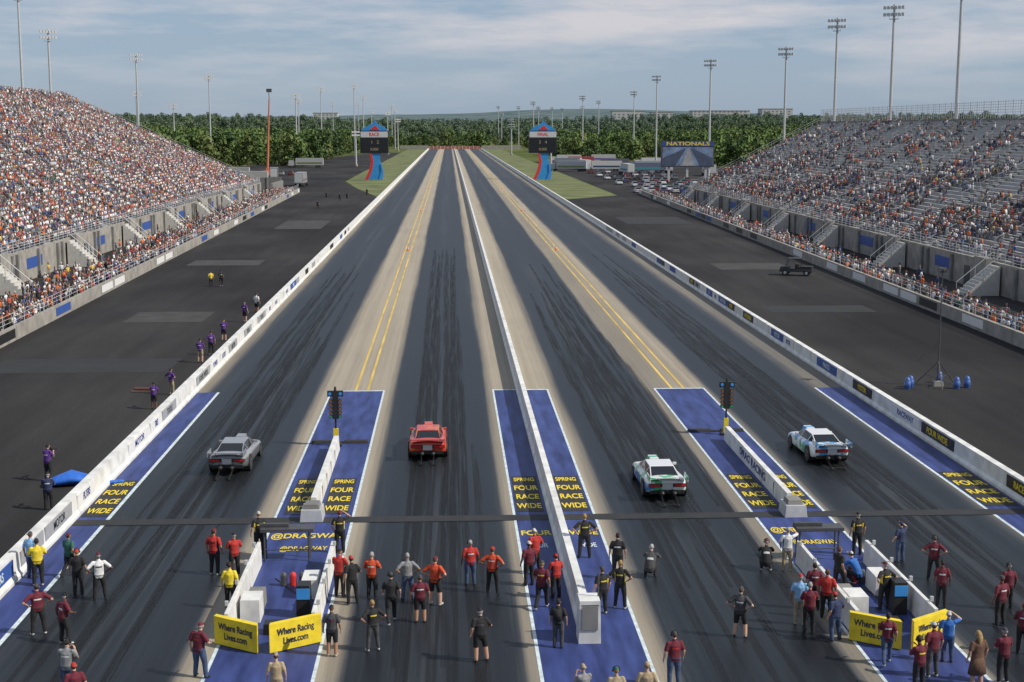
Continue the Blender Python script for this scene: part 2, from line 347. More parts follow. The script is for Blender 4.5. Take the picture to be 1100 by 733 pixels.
# ------------------------------------------------------------------ crowd (one mesh per mass)
def template(seated,seg):
    vs=[];loops=[];sizes=[];reg=[]
    def add(p,r,g,hint=(1,0,0),sg=seg,rnd=False):
        v,f=tube(p,r,sg,hint,rnd); o=len(vs); vs.extend(v); reg.extend([g]*len(v))
        for q in f: loops.extend([i+o for i in q]); sizes.append(len(q))
    if seated:
        add([(0,0,0),(0,.01,.25),(0,.03,.50),(0,.03,.60)],[(.18,.13),(.18,.13),(.22,.12),(.07,.06)],0)
        add([(0,.04,.60),(0,.05,.68),(0,.06,.78),(0,.05,.84)],[(.05,.05),(.070,.085),(.075,.09),(.04,.05)],1)
        add([(0,.02,.70),(0,.03,.80),(0,.03,.885)],[(.086,.095),(.09,.11),(.03,.04)],2)
        for s in (-1,1):
            add([(s*.10,.02,.05),(s*.12,.45,.07),(s*.12,.48,-.38)],[.09,.075,.05],3)
            add([(s*.22,.03,.50),(s*.27,.02,.26),(s*.14,.28,.20)],[.06,.05,.035],0 if s>0 else 4)
    else:
        for s in (-1,1):
            add([(s*.1,0,.92),(s*.11,.02,.5),(s*.12,0,.02)],[.09,.065,.05],3)
            add([(s*.2,.0,1.42),(s*.26,-.02,1.15)],[.055,.05],0)
            add([(s*.26,-.02,1.15),(s*.2,.2,1.05)],[.042,.03],4)
        add([(0,0,.88),(0,0,1.1),(0,0,1.36),(0,0,1.47)],[(.18,.13),(.165,.12),(.21,.13),(.08,.07)],0)
        add([(0,0,1.47),(0,.01,1.55),(0,.02,1.66),(0,.02,1.76)],[(.05,.05),(.07,.09),(.08,.10),(.04,.05)],1)
        add([(0,-.01,1.60),(0,0,1.70),(0,0,1.79)],[(.086,.095),(.09,.11),(.03,.04)],2)
    return np.array(vs),np.array(loops),np.array(sizes),np.array(reg)
SH=np.array([(.70,.70,.70),(.6,.6,.62),(.45,.45,.46),(.60,.14,.03),(.5,.08,.03),(.38,.03,.03),(.02,.02,.025),(.04,.04,.05),(.03,.05,.14),(.05,.10,.26),(.18,.18,.20),(.22,.29,.40),(.6,.42,.1),(.05,.12,.07),(.28,.22,.18),(.2,.06,.17)])
SHP=np.array([12,7,5,7,3,2.5,11,9,8,4,8,4,1.0,1,2,1.]);SHP/=SHP.sum()
SK=np.array([(.36,.23,.17),(.30,.18,.12),(.42,.28,.21),(.12,.065,.04)])
HA=np.array([(.03,.02,.015),(.015,.015,.015),(.55,.55,.54),(.12,.07,.04),(.02,.03,.08),(.3,.04,.03),(.06,.045,.03)])
PA=np.array([(.05,.06,.12),(.02,.02,.02),(.25,.22,.18),(.08,.10,.16),(.05,.06,.09),(.13,.13,.13)])
CM=vcolmat('crowd_clothing')
def crowd(name,pos,yaw,seated,seg=6):
    T,lo,si,rg=template(seated,seg); N=len(pos); n_=len(T)
    sc=rng.uniform(.9,1.07,N)
    c,s=np.cos(yaw),np.sin(yaw)
    lean=rng.uniform(-.12,.15,N)
    tx=np.tile(T[:,0],(N,1)); ty=T[None,:,1]+lean[:,None]*np.clip(T[None,:,2],0,2)*.5; tz=np.tile(T[:,2],(N,1))
    x=(tx*c[:,None]-ty*s[:,None])*sc[:,None]+pos[:,0:1]; y=(tx*s[:,None]+ty*c[:,None])*sc[:,None]+pos[:,1:2]; z=tz*sc[:,None]+pos[:,2:3]
    co=np.stack([x,y,z],-1).reshape(-1,3).astype(np.float32)
    sh_=SH[rng.choice(len(SH),N,p=SHP)]*rng.uniform(.8,1.1,(N,1)); sk_=SK[rng.choice(4,N,p=[.4,.3,.2,.1])]
    pal=np.stack([sh_,sk_,HA[rng.choice(7,N)],PA[rng.choice(6,N)],np.where(rng.random((N,1))<.5,sk_,sh_)],1)
    col=pal[:,rg,:].reshape(-1,3); col=np.clip(np.concatenate([col,np.ones((len(col),1))],1),0,1).astype(np.float32)
    me=bpy.data.meshes.new(name); me.vertices.add(N*n_); me.vertices.foreach_set('co',co.ravel())
    L=(lo[None]+(np.arange(N)*n_)[:,None]).ravel().astype(np.int32); me.loops.add(len(L)); me.loops.foreach_set('vertex_index',L)
    ss=np.tile(si,N).astype(np.int32); me.polygons.add(len(ss)); st=np.concatenate([[0],np.cumsum(ss)[:-1]]).astype(np.int32)
    me.polygons.foreach_set('loop_start',st); me.polygons.foreach_set('loop_total',ss); me.polygons.foreach_set('use_smooth',[True]*len(ss))
    a=me.color_attributes.new('Col','FLOAT_COLOR','POINT'); a.data.foreach_set('color',col.ravel()); me.update(calc_edges=True)
    me.materials.append(CM); o=bpy.data.objects.new(name,me); COL.objects.link(o); return o
def seats(x0,side,y1,rows,dx,dz,zf,kmin,ystart,dens,yb,stepd,cl):
    P=[]
    sec=15.0
    for r in range(rows):
        a=r*dx; xx=x0+side*(a+.62); z=zf+r*dz+.44
        ys_=np.arange(max(ystart,kmin*abs(xx)),y1-1,stepd)
        ph=(ys_-yb)%sec; ok=(ph>.9)&(ph<sec-1.7)
        clump=.5+.5*np.sin(ys_*.11+r*.23+side)*np.sin(ys_*.043-r*.17+2)
        grp=np.repeat(rng.random(len(ys_)//3+1),3)[:len(ys_)]
        d=dens(r/rows,ys_)*(1-cl+cl*2*clump)
        ok&=(.55*rng.random(len(ys_))+.45*grp)<d
        yy=ys_[ok]+rng.uniform(-.08,.08,ok.sum())
        P.append(np.stack([np.full(len(yy),xx)+rng.uniform(-.05,.05,len(yy)),yy,np.full(len(yy),z)],1))
    return np.concatenate(P)
PL=seats(-48,-1,358,57,.84,.385,3.2,2.6,97,lambda t,y:(.78-.20*t)*np.ones_like(y),95,.56,.25)
crowd('seated_spectator_crowd',PL,-H90+rng.normal(0,.25,len(PL)),True,5)
PR=seats(57,1,330,38,.80,.40,3.0,2.1,92,lambda t,y:(.46-.28*t)*np.ones_like(y),90,.58,.4)
crowd('seated_spectator_crowd',PR,H90+rng.normal(0,.25,len(PR)),True,5)
def standing(fn,side,y0,y1,depth,n_):
    y=rng.uniform(y0,y1,n_); d=.75+np.abs(rng.normal(0,depth,n_)); x=np.array([fn(v) for v in y])+side*d
    return np.stack([x,y,np.zeros(n_)],1)
Q=standing(LB,-1,95,372,3.0,1900); crowd('standing_spectator_crowd',Q,-H90+rng.normal(0,.5,len(Q)),False,7)
Q=standing(RB,1,92,350,1.7,850); crowd('standing_spectator_crowd',Q,H90+rng.normal(0,.5,len(Q)),False,7)
# ------------------------------------------------------------------ crew figures
POSES={}
def mkpose(key,arms,legs=None,body=None):
    body=body or dict(pel=(0,0,.96),wai=(0,0,1.10),che=(0,.0,1.33),nek=(0,.0,1.47),hed=(0,.02,1.655))
    legs=legs or [((.10,0,.92),(.115,.02,.50),(.125,-.02,.09),(.14,.13,.045)),((-.10,0,.92),(-.115,.03,.50),(-.13,0,.09),(-.15,.14,.045))]
    V_=Vector
    bones=[];mb=MB()
    def seg(pts,rad,reg,hint=(1,0,0),s=12):
        mb.tube(pts,rad,s,hint)
        for i in range(len(pts)-1):
            r0=rad[i] if not isinstance(rad[i],tuple) else sum(rad[i])/2; r1=rad[i+1] if not isinstance(rad[i+1],tuple) else sum(rad[i+1])/2
            bones.append((V_(pts[i]),V_(pts[i+1]),r0,r1,reg[i] if isinstance(reg,list) else reg))
    pel,wai,che,nek,hed=[V_(body[k]) for k in('pel','wai','che','nek','hed')]
    seg([pel-(wai-pel)*.5,pel-(wai-pel)*.15,wai,che,che.lerp(nek,.65),nek],[(.16,.12),(.192,.142),(.178,.128),(.196,.132),(.155,.09),(.07,.065)],[1,0,0,0,0])
    seg([nek-(hed-nek)*.2,nek.lerp(hed,.75)],[.06,.053],2)
    for hp,kn,an,to in legs:
        seg([hp,V_(hp).lerp(V_(kn),.5),kn],[.106,.098,.080],1); seg([kn,V_(kn).lerp(V_(an),.35),V_(an)+V_((0,0,.02))],[.078,.074,.064],6)
        seg([V_(an)+V_((0,-.03,-.035)),to],[(.048,.045),(.045,.032)],3)
    for sh,el,wr in arms:
        m_=V_(sh).lerp(V_(el),.72)
        seg([sh,m_],[.070,.066],0); seg([m_,el],[.050,.044],7); seg([el,V_(el).lerp(V_(wr),.35),wr],[.043,.042,.028],7)
    seg([(arms[0][0]),(arms[1][0])],[.055,.055],0,hint=(0,0,1))
    ob=mb.obj('tmp',[]); md=ob.modifiers.new('r','REMESH'); md.mode='VOXEL'; md.voxel_size=.025
    s=ob.modifiers.new('s','SMOOTH'); s.factor=.5; s.iterations=2
    dg=bpy.context.evaluated_depsgraph_get(); ev=ob.evaluated_get(dg); me=bpy.data.meshes.new_from_object(ev)
    bpy.data.objects.remove(ob)
    vv=[tuple(v.co) for v in me.vertices]; ff=[tuple(p.vertices) for p in me.polygons]
    A=np.array(vv); cen=np.array([A[list(f)].mean(0) for f in ff]); best=np.full(len(ff),9.); regn=np.zeros(len(ff),int)
    for p,q,r0,r1,g_ in bones:
        p_=np.array(p);d=np.array(q)-p_; t=np.clip(((cen-p_)@d)/max(d@d,1e-9),0,1)
        dist=np.linalg.norm(cen-(p_+t[:,None]*d),axis=1)-(r0+(r1-r0)*t)
        k=dist<best; best[k]=dist[k]; regn[k]=g_
    up=np.array((che-pel).normalized()); tt=(cen-np.array(pel))@up/ (che-pel).length; back=(cen[:,1]-np.interp(tt,[0,1],[pel.y,che.y]))<-.055
    regn[(regn==0)&(tt>.72)&(tt<.90)&back&(np.abs(cen[:,0])<.10)]=5
    regn[(regn==0)&(np.abs(cen[:,0])>.155)&(tt<1.0)&(tt>-.1)&(np.abs(cen[:,0])<.20)]=9
    out=MB(); out.add(vv,ff,[int(x) for x in regn])
    hm=Matrix.Translation(hed)
    vs=[];fs=[];mi=[];NU,NV=14,10
    for j in range(NV+1):
        ph=math.pi*j/NV
        for i in range(NU):
            th_=2*math.pi*i/NU; x=.074*math.sin(ph)*math.cos(th_); y=.094*math.sin(ph)*math.sin(th_); z=.118*math.cos(ph)
            if z<-.03: x*=1-(-.03-z)*2.2; y=y*(1-(-.03-z)*1.2)+.008
            hairy=(z>.045) or (y<-.02 and z>-.055)
            k=1.08 if hairy else 1
            vs.append((x*k,y*k,z*k))
    for j in range(NV):
        for i in range(NU):
            i2=(i+1)%NU; f=(j*NU+i,j*NU+i2,(j+1)*NU+i2,(j+1)*NU+i); c=[sum(vs[q][w] for q in f)/4 for w in range(3)]
            fs.append(f); mi.append(4 if c[2]>.04 else (11 if (c[1]<-.02 and c[2]>-.06) else 2))
    out.add(vs,fs,mi,hm)
    out.add([(-.014,.086,-.022),(.014,.086,-.022),(0,.118,-.028),(0,.09,.022)],[(0,1,2),(1,3,2),(3,0,2)],2,hm)
    for s_ in(-1,1):
        out.tube([(s_*.074,-.002,-.03),(s_*.080,-.006,0),(s_*.080,-.012,.022)],[(.008,.014),(.010,.020),(.008,.014)],6,(1,0,0),2,True,hm)
        out.tube([(s_*.042,.082,.006),(s_*.022,.088,.006)],[(.008,.006),(.008,.006)],5,(0,0,1),8,True,hm)
    out.tube([(-.024,.088,-.056),(.024,.088,-.056)],[(.006,.004),(.006,.004)],5,(0,0,1),8,True,hm)
    for sh,el,wr in arms:
        w=V_(wr); d=(w-V_(el)).normalized(); sd=1 if sh[0]>0 else -1
        lat=V_((0,1,0)); lat=(lat-d*lat.dot(d)); 
        if lat.length<.2: lat=V_((0,0,1))-d*d.z
        lat.normalize(); nrm=d.cross(lat)
        if nrm.x*sd>0: nrm=-nrm
        out.tube([w-d*.02,w+d*.03,w+d*.085],[(.026,.02),(.040,.017),(.042,.014)],8,tuple(lat),2)
        for q,(o_,ln) in enumerate(((-.031,.062),(-.010,.078),(.011,.085),(.031,.074))):
            p=w+d*.08+lat*o_; k1=p+d*ln*.5+nrm*.008; k2=k1+d*ln*.42+nrm*.022
            out.tube([p,k1,k2],[.0095,.009,.007],6,tuple(lat),2)
        p=w+d*.03+lat*.034; out.tube([p,p+d*.03+lat*.022+nrm*.008,p+d*.06+lat*.026+nrm*.02],[.012,.011,.008],6,tuple(nrm),2)
    POSES[key]=(out,hed)
shL,shR=(.175,0,1.405),(-.175,0,1.405)
mkpose('stand',[(shL,(.27,-.03,1.14),(.28,.06,.90)),(shR,(-.27,-.03,1.14),(-.29,.05,.90))])
mkpose('hips',[(shL,(.41,-.10,1.19),(.25,.03,1.04)),(shR,(-.41,-.10,1.19),(-.25,.03,1.04))],[((.10,0,.92),(.15,.02,.50),(.18,-.02,.09),(.20,.13,.045)),((-.10,0,.92),(-.14,.03,.50),(-.17,0,.09),(-.2,.14,.045))])
mkpose('fold',[(shL,(.28,.06,1.17),(.06,.25,1.19)),(shR,(-.28,.06,1.15),(-.05,.27,1.15))])
mkpose('raise',[(shL,(.37,.14,1.47),(.17,.16,1.64)),(shR,(-.28,-.02,1.15),(-.25,.14,.95))])
mkpose('phone',[(shL,(.24,.12,1.17),(.10,.30,1.36)),(shR,(-.24,.12,1.17),(-.10,.30,1.36))],body=dict(pel=(0,0,.96),wai=(0,0,1.10),che=(0,.01,1.33),nek=(0,.03,1.47),hed=(0,.075,1.645)))
mkpose('walk',[(shL,(.26,-.12,1.16),(.27,-.02,.93)),(shR,(-.26,.08,1.15),(-.25,.26,.98))],[((.10,0,.92),(.11,.19,.54),(.12,.24,.09),(.13,.40,.05)),((-.10,0,.92),(-.11,-.02,.50),(-.12,-.32,.14),(-.13,-.20,.045))])
mkpose('twist',[(shL,(.33,.02,1.17),(.20,.24,1.05)),(shR,(-.25,-.06,1.14),(-.28,.02,.90))],[((.10,0,.92),(.16,.04,.50),(.20,.02,.09),(.24,.14,.045)),((-.10,0,.92),(-.12,.03,.50),(-.13,-.02,.09),(-.16,.12,.045))],body=dict(pel=(0,0,.95),wai=(.015,0,1.09),che=(.03,.03,1.32),nek=(.03,.06,1.45),hed=(.02,.10,1.63)))
mkpose('crouch',[((.175,.08,.86),(.27,.28,.70),(.12,.42,.62)),((-.175,.08,.86),(-.27,.28,.70),(-.12,.42,.62))],[((.10,-.12,.36),(.17,.27,.47),(.16,-.02,.09),(.18,.13,.045)),((-.10,-.12,.36),(-.18,.27,.42),(-.17,-.04,.09),(-.19,.12,.045))],dict(pel=(0,-.14,.38),wai=(0,-.10,.52),che=(0,.03,.77),nek=(0,.10,.91),hed=(0,.17,1.085)))
CLR={'blk':(.012,.012,.014),'wht':(.60,.60,.60),'red':(.38,.024,.018),'org':(.48,.06,.02),'mar':(.11,.010,.022),'yel':(.66,.50,.03),'lbl':(.20,.38,.60),'nav':(.02,.03,.08),'gry':(.20,.20,.21),'dgy':(.05,.05,.055),
 'grn':(.03,.11,.08),'pur':(.08,.025,.18),'tan':(.34,.26,.16),'blu':(.02,.11,.36),'jns':(.04,.065,.13),'kha':(.30,.24,.16),'brn':(.10,.05,.03),'hair':(.03,.018,.012),'blond':(.30,.19,.08),'grey':(.3,.29,.28),'wh2':(.45,.45,.43)}
CL={k:mat('cloth_'+k,v,.85,.25,8,bump=.8) for k,v in CLR.items()}
SKN=[mat('skin_tone',c,.6,.08,20) for c in((.42,.24,.17),(.35,.19,.12),(.48,.30,.22),(.13,.06,.04))]
EYE=mat('eye_dark',(.03,.015,.012),.3,0)
HAIRS=[CL['hair'],CL['brn'],CL['hair'],CL['grey'],CL['blond']]
def person(x,y,pose,shirt,pants,acc=None,hat='blk',yaw=0.,shorts=False,longs=False,side=None,hair=False,skirt=False,prop=None,z=0,name='crew_member'):
    src,hed=POSES[pose]; o_=MB(); o_.v=list(src.v); o_.f=list(src.f); o_.m=list(src.m)
    sk=random.choices(SKN,[4,3,3,1])[0]; hc=random.choice(HAIRS)
    r=random.random(); hm=Matrix.Translation(hed)
    if hat and not hair:
        sgn=1 if r<.8 else -1
        vs=[(-.066,.05*sgn,.048),(-.045,.15*sgn,.034),(0,.175*sgn,.036),(.045,.15*sgn,.034),(.066,.05*sgn,.048),(-.066,.05*sgn,.058),(-.045,.15*sgn,.044),(0,.175*sgn,.046),(.045,.15*sgn,.044),(.066,.05*sgn,.058)]
        o_.add(vs,[(0,1,2,3,4),(9,8,7,6,5),(0,5,6,1),(1,6,7,2),(2,7,8,3),(3,8,9,4)],4,hm)
        o_.tube([(0,0,.118),(0,0,.132)],[.012,.006],6,(1,0,0),4,True,hm)
    if hair: o_.tube([(0,-.05,.03),(0,-.10,-.08),(0,-.115,-.26)],[(.07,.06),(.085,.05),(.06,.025)],10,(1,0,0),4,True,hm)
    if skirt: o_.tube([(0,0,1.0),(0,0,.75),(0,0,.42)],[(.175,.13),(.22,.17),(.27,.21)],14,(1,0,0),1,False)
    if prop=='bag': o_.box(-.15,.15,-.28,-.13,1.08,1.45,10,tx=.03,ty=.02)
    if prop=='cam':
        o_.box(-.09,.09,.30,.40,1.36,1.50,10); o_.cyl((0,.40,1.43),(0,.66,1.43),.05,.06,8,10)
    if prop=='headset': 
        o_.tube([(-.095,0,-.01),(-.09,0,.09),(0,0,.142),(.09,0,.09),(.095,0,-.01)],[.014]*5,6,(0,1,0),10,True,hm)
        for s_ in(-1,1): o_.tube([(s_*.08,0,0),(s_*.11,0,0)],[.036,.034],8,(0,1,0),10,False,hm)
    slots=[CL[shirt],CL[pants],sk,CL['blk'] if random.random()<.6 else CL['wh2'],CL[hat] if hat else hc,CL[acc] if acc else CL[shirt],sk if (shorts or skirt) else CL[pants],CL[shirt] if longs else sk,EYE,CL[side] if side else CL[shirt],CL['blk'],hc if not hair else CL[hat]]
    ob=o_.obj(name,slots,True,loc=(x,y,z+.022),rot=yaw); s_=random.uniform(.95,1.04); ob.scale=(s_*random.uniform(1,1.15),s_*random.uniform(1,1.2),s_)
    return ob
random.seed(21)
Y_=dict(side='yel',acc='yel')
PP=[(-16.0,52.1,'stand','lbl','jns',{}),(-15.5,51.2,'fold','yel','blk',{}),(-14.0,46.0,'hips','mar','blk',dict(acc='wht')),(-12.9,45.1,'twist','mar','blk',dict(yaw=-.6,acc='wht')),(-13.7,50.0,'stand','blk','blk',{}),(-14.6,52.2,'walk','grn','blk',dict(yaw=-.4)),(-12.8,49.5,'hips','wht','blk',dict(side='blk',acc='blk')),(-11.6,40.7,'phone','gry','jns',dict(acc='wht',side='blk')),
(-9.1,52.2,'stand','red','blk',dict(acc='blk',side='blk')),(-8.3,52.0,'fold','red','blk',dict(side='blk')),(-7.9,48.3,'stand','yel','blk',dict(longs=True,prop='headset')),(-7.9,42.0,'twist','mar','jns',dict(yaw=-.5,acc='red')),(-7.7,54.6,'stand','blk','blk',Y_),(-4.5,54.8,'raise','blk','blk',Y_),(-5.2,39.6,'stand','tan','kha',dict(hat='tan')),
(-4.1,49.4,'phone','red','blk',dict(side='blk')),(-3.6,48.6,'twist','blk','blk',{}),(-3.9,43.6,'stand','dgy','blk',dict(shorts=True,acc='mar')),(-2.9,49.1,'fold','org','blk',dict(side='blk',acc='wht')),(-2.6,44.0,'hips','blk','dgy',dict(acc='yel')),(-2.1,46.6,'walk','blk','blk',{}),(-1.6,48.9,'hips','gry','jns',{}),(-1.1,46.6,'stand','mar','blk',dict(shorts=True,acc='wht')),(-.6,48.4,'hips','org','blk',dict(shorts=True)),
(.7,50.5,'stand','red','jns',dict(acc='wht')),(1.5,49.6,'hips','org','blk',dict(acc='wht',side='red')),(.9,42.9,'twist','blk','blk',dict(shorts=True,acc='dgy')),(2.9,50.4,'stand','mar','blk',{}),(3.2,47.8,'walk','mar','blk',dict(acc='yel')),(3.8,48.9,'fold','red','blk',dict(side='blk')),(3.5,44.0,'stand','blk','dgy',dict(prop='bag')),
(5.3,47.2,'stand','blk','blk',Y_),(5.3,53.7,'hips','blk','blk',Y_),(6.0,47.7,'hips','blk','blk',Y_),(6.3,51.0,'stand','blk','blk',dict(acc='wht')),(7.6,51.2,'crouch','dgy','blk',dict(acc='wht')),(6.8,40.6,'stand','mar','jns',dict(acc='red')),(3.2,51.8,'twist','red','blk',dict(yaw=.4)),
(3.8,38.3,'phone','gry','kha',dict(hat='kha')),(4.7,38.0,'stand','kha','kha',dict(hat='grn',prop='headset')),(5.6,38.1,'stand','tan','kha',dict(hat='tan')),
(9.7,44.7,'hips','dgy','blk',dict(acc='wht',shorts=True)),(12.2,51.8,'crouch','blk','blk',dict(acc='wht')),(13.0,51.7,'raise','wht','kha',dict(side='grn')),(12.0,45.8,'stand','lbl','kha',{}),(12.1,44.9,'fold','mar','blk',dict(side='red')),(12.9,47.3,'stand','mar','blk',dict(acc='wht')),(12.8,44.2,'twist','nav','jns',{}),(14.3,49.2,'walk','blk','blk',dict(yaw=-1)),(15.2,50.2,'crouch','blu','blk',dict(yaw=.7)),
(16.3,53.6,'stand','blk','blk',Y_),(15.4,47.2,'hips','blk','blk',Y_),(17.7,52.5,'raise','nav','jns',dict(hat='nav')),(13.9,42.1,'walk','mar','jns',dict(acc='wht')),(18.3,50.4,'hips','mar','blk',dict(acc='wht')),(17.5,47.3,'stand','mar','blk',dict(acc='wht')),(14.2,39.9,'phone','mar','blk',dict(acc='yel')),(15.9,42.2,'raise','blu','jns',dict(side='lbl')),(16.1,40.2,'stand','brn','brn',dict(hair=True,hat='blond',skirt=True)),(17.0,40.4,'fold','mar','blk',{}),(19.8,47.0,'stand','mar','blk',{}),(18.6,42.8,'fold','mar','blk',dict(acc='wht')),(15.0,41.0,'stand','mar','dgy',{}),(13.1,46.4,'stand','red','blk',{}),(-10.9,38.9,'stand','mar','jns',{}),(18.9,45.4,'stand','mar','blk',dict(acc='wht'))]
for x,y,p,sh,pa,kw in PP:
    kw=dict(kw); kw.setdefault('yaw',random.uniform(-.45,.45)); kw.setdefault('hat',random.choice(['blk','blk','mar','red',None,'wh2','dgy',None])); 
    if random.random()<.25: kw.setdefault('prop','headset')
    person(x,y,p,sh,pa,**kw)
for x,y,p,sh in [(-18.3,101.9,'phone','pur'),(-18.1,105.5,'stand','pur'),(-18.3,112.8,'phone','pur'),(-18.1,84.7,'phone','pur'),(-18.0,89.5,'hips','pur'),(-18.2,123.8,'stand','pur'),(-18.0,130.1,'stand','wht'),(-25.9,152.2,'stand','yel'),(-24.8,152.2,'walk','blk'),(-19.6,67.2,'phone','pur'),(-18.1,61.9,'phone','nav')]:
    person(x,y,p,sh,'blk' if sh!='pur' else random.choice(['kha','blk']),yaw=random.uniform(-.9,.1) if x>-22 else .2,shorts=random.random()<.5,side='yel' if sh in('yel','blk') else None,acc='wht',prop='cam' if p=='phone' else None,name='photographer')
for x,y in [(52.5,118),(54,121),(51.5,112)]:
    person(x,y,'stand',random.choice(['wht','gry','red']),'jns',yaw=1.3,name='spectator')
for x,y,p in [(-26,335,'stand'),(-24.5,338,'stand'),(-28,300,'walk'),(-30,345,'stand'),(-21,360,'stand')]:
    person(x,y,p,'blk','blk',name='track_worker')
# ------------------------------------------------------------------ race cars
def racecar(loc,yaw,paint,roof,stripe,tail):
    e=empty('race_car',loc,yaw)
    st=[(-2.62,.74,.48,.80,.90),(-2.55,.88,.40,.86,.99),(-2.3,.95,.30,.88,1.03),(-1.9,.99,.24,.87,1.03),(-1.3,1.01,.20,.85,1.0),(-.5,.96,.17,.80,.96),(.6,.96,.17,.78,.93),(1.4,.98,.17,.76,.87),(2.0,.96,.18,.70,.79),(2.45,.88,.19,.58,.66),(2.68,.70,.24,.46,.50)]
    vs=[];fs=[];mi=[]
    def prof(w,zb,zs,zd):
        h=[(0,zb),(w*.85,zb),(w*.98,zb+.08),(w,(zb+zs)/2),(w*.975,zs-.06),(w*.93,zs+.02),(w*.82,zs+(zd-zs)*.75),(w*.45,zd),(0,zd+.012)]
        return h+[(-x,z) for x,z in h[-2:0:-1]]
    n_=16
    for y,w,zb,zs,zd in st: vs+=[(x,y,z) for x,z in prof(w,zb,zs,zd)]
    for i in range(len(st)-1):
        for k in range(n_):
            k2=(k+1)%n_; fs.append((i*n_+k2,i*n_+k,(i+1)*n_+k,(i+1)*n_+k2))
            mi.append(2 if k in(0,15) else (1 if k in (2,3,12,13) and i<8 else 0))
    fs.append(tuple(range(n_))); mi.append(0); fs.append(tuple(reversed([(len(st)-1)*n_+k for k in range(n_)]))); mi.append(0)
    b=MB(); b.add(vs,fs,mi); bo=b.obj('body',[paint,stripe,BLACK],True,e); ss=bo.modifiers.new('s','SUBSURF'); ss.levels=1; ss.render_levels=2
    bm=bmesh.new()
    c=[(-.68,-2.05,.97),(.68,-2.05,.97),(.80,-.9,.90),(.80,.25,.88),(.74,1.25,.86),(-.74,1.25,.86),(-.80,.25,.88),(-.80,-.9,.90),(-.57,-1.0,1.27),(.57,-1.0,1.27),(.59,.2,1.30),(-.59,.2,1.30)]
    v=[bm.verts.new(p) for p in c]
    for f in [(0,1,9,8),(8,9,10,11),(4,5,11,10),(1,2,9),(2,3,10,9),(3,4,10),(0,8,7),(7,8,11,6),(6,11,5)]: bm.faces.new([v[i] for i in f])
    bm.normal_update(); bmesh.ops.recalc_face_normals(bm,faces=bm.faces)
    fl=[f for f in bm.faces if not (abs(f.calc_center_median().z-1.285)<.03)]
    bmesh.ops.inset_individual(bm,faces=fl,thickness=.05,depth=-.008)
    for f in bm.faces: f.material_index=0
    for f in fl: f.material_index=1
    me=bpy.data.meshes.new('cabin'); bm.to_mesh(me); bm.free(); me.materials.append(roof); me.materials.append(GLASS)
    o=bpy.data.objects.new('cabin',me); COL.objects.link(o); o.parent=e; bv=o.modifiers.new('b','BEVEL'); bv.width=.03; bv.segments=3; bv.limit_method='ANGLE'
    b=MB()
    b.add([(-.86,-2.45,1.02),(.86,-2.45,1.02),(.86,-3.02,1.17),(-.86,-3.02,1.17),(-.86,-2.45,1.05),(.86,-2.45,1.05),(.86,-3.02,1.20),(-.86,-3.02,1.20)],[(3,2,1,0),(4,5,6,7),(0,1,5,4),(2,3,7,6),(1,2,6,5),(3,0,4,7)],0)
    for s in(-1,1):
        b.box(min(s*.86,s*.89),max(s*.86,s*.89),-3.04,-2.1,.98,1.24,0)
        b.cyl((s*.5,-2.4,.8),(s*.5,-2.95,1.15),.015,mi=2,seg=6)
    b.box(-.88,.88,-2.665,-2.60,.66,.82,2)
    b.box(-.84,-.34,-2.69,-2.66,.69,.79,1); b.box(.34,.84,-2.69,-2.66,.69,.79,1)
    b.box(-.24,.24,-2.70,-2.64,.56,.84,3)
    b.box(-.8,.8,-2.64,-2.50,.34,.50,2)
    b.box(-.26,.26,.95,1.9,.84,1.14,0,tx=.05,ty=.12); b.box(-.2,.2,1.88,1.9,.92,1.08,2)
    for s in(-1,1):
        b.box(s*.9-.09,s*.9+.09,.55,.67,.93,1.04,0)
        b.tube([(s*.28,-2.9,.42),(s*.28,-2.62,.42)],[.11,.12],10,(1,0,0),2)
    for s in(-.32,.32):
        b.cyl((s,-2.0,.35),(s,-3.7,.14),.018,mi=2,seg=6); b.cyl((s,-2.3,.6),(s,-3.7,.15),.014,mi=2,seg=6)
        b.cyl((s-.03,-3.75,.075),(s+.03,-3.75,.075),.075,mi=2,seg=12)
    b.cyl((-.34,-3.7,.13),(.34,-3.7,.13),.016,mi=2,seg=6)
    b.obj('trim',[paint,tail,BLACK,STEEL],False,e,bevel=.006)
    b=MB()
    for s in(-1,1):
        for y,r,w0,w1 in((-1.62,.42,.58,1.03),(1.55,.33,.84,1.0)):
            b.cyl((s*w0,y,r),(s*w1,y,r),r,seg=24,mi=0); b.cyl((s*(w1-.01),y,r),(s*(w1+.012),y,r),r*.58,r*.52,seg=16,mi=1)
            b.cyl((s*(w1+.005),y,r),(s*(w1+.03),y,r),.05,seg=8,mi=2)
    b.cyl((-.6,-1.62,.40),(.6,-1.62,.40),.07,mi=2)
    b.obj('wheels',[RUBBER,DSTEEL,BLACK],False,e,bevel=.015)
    return e
def paint(name,c,c2=None,th=.5,sc=1.0):
    m=bpy.data.materials.new(name); m.use_nodes=True; n=m.node_tree.nodes; l=m.node_tree.links; b=n['Principled BSDF']; b.inputs['Roughness'].default_value=.3; b.inputs['Coat Weight'].default_value=.4; b.inputs['Coat Roughness'].default_value=.06
    tc=n.new('ShaderNodeTexCoord'); z=n.new('ShaderNodeTexNoise'); z.inputs['Scale'].default_value=sc; z.inputs['Detail'].default_value=1 if c2 else 6; l.new(tc.outputs['Object'],z.inputs['Vector'])
    r=n.new('ShaderNodeValToRGB'); r.color_ramp.elements[0].color=(*c,1); r.color_ramp.elements[1].color=(*(c2 or [x*1.15 for x in c]),1)
    r.color_ramp.elements[0].position=th; r.color_ramp.elements[1].position=th+(.02 if c2 else .3); l.new(z.outputs[0],r.inputs[0]); l.new(r.outputs[0],b.inputs['Base Color']); return m
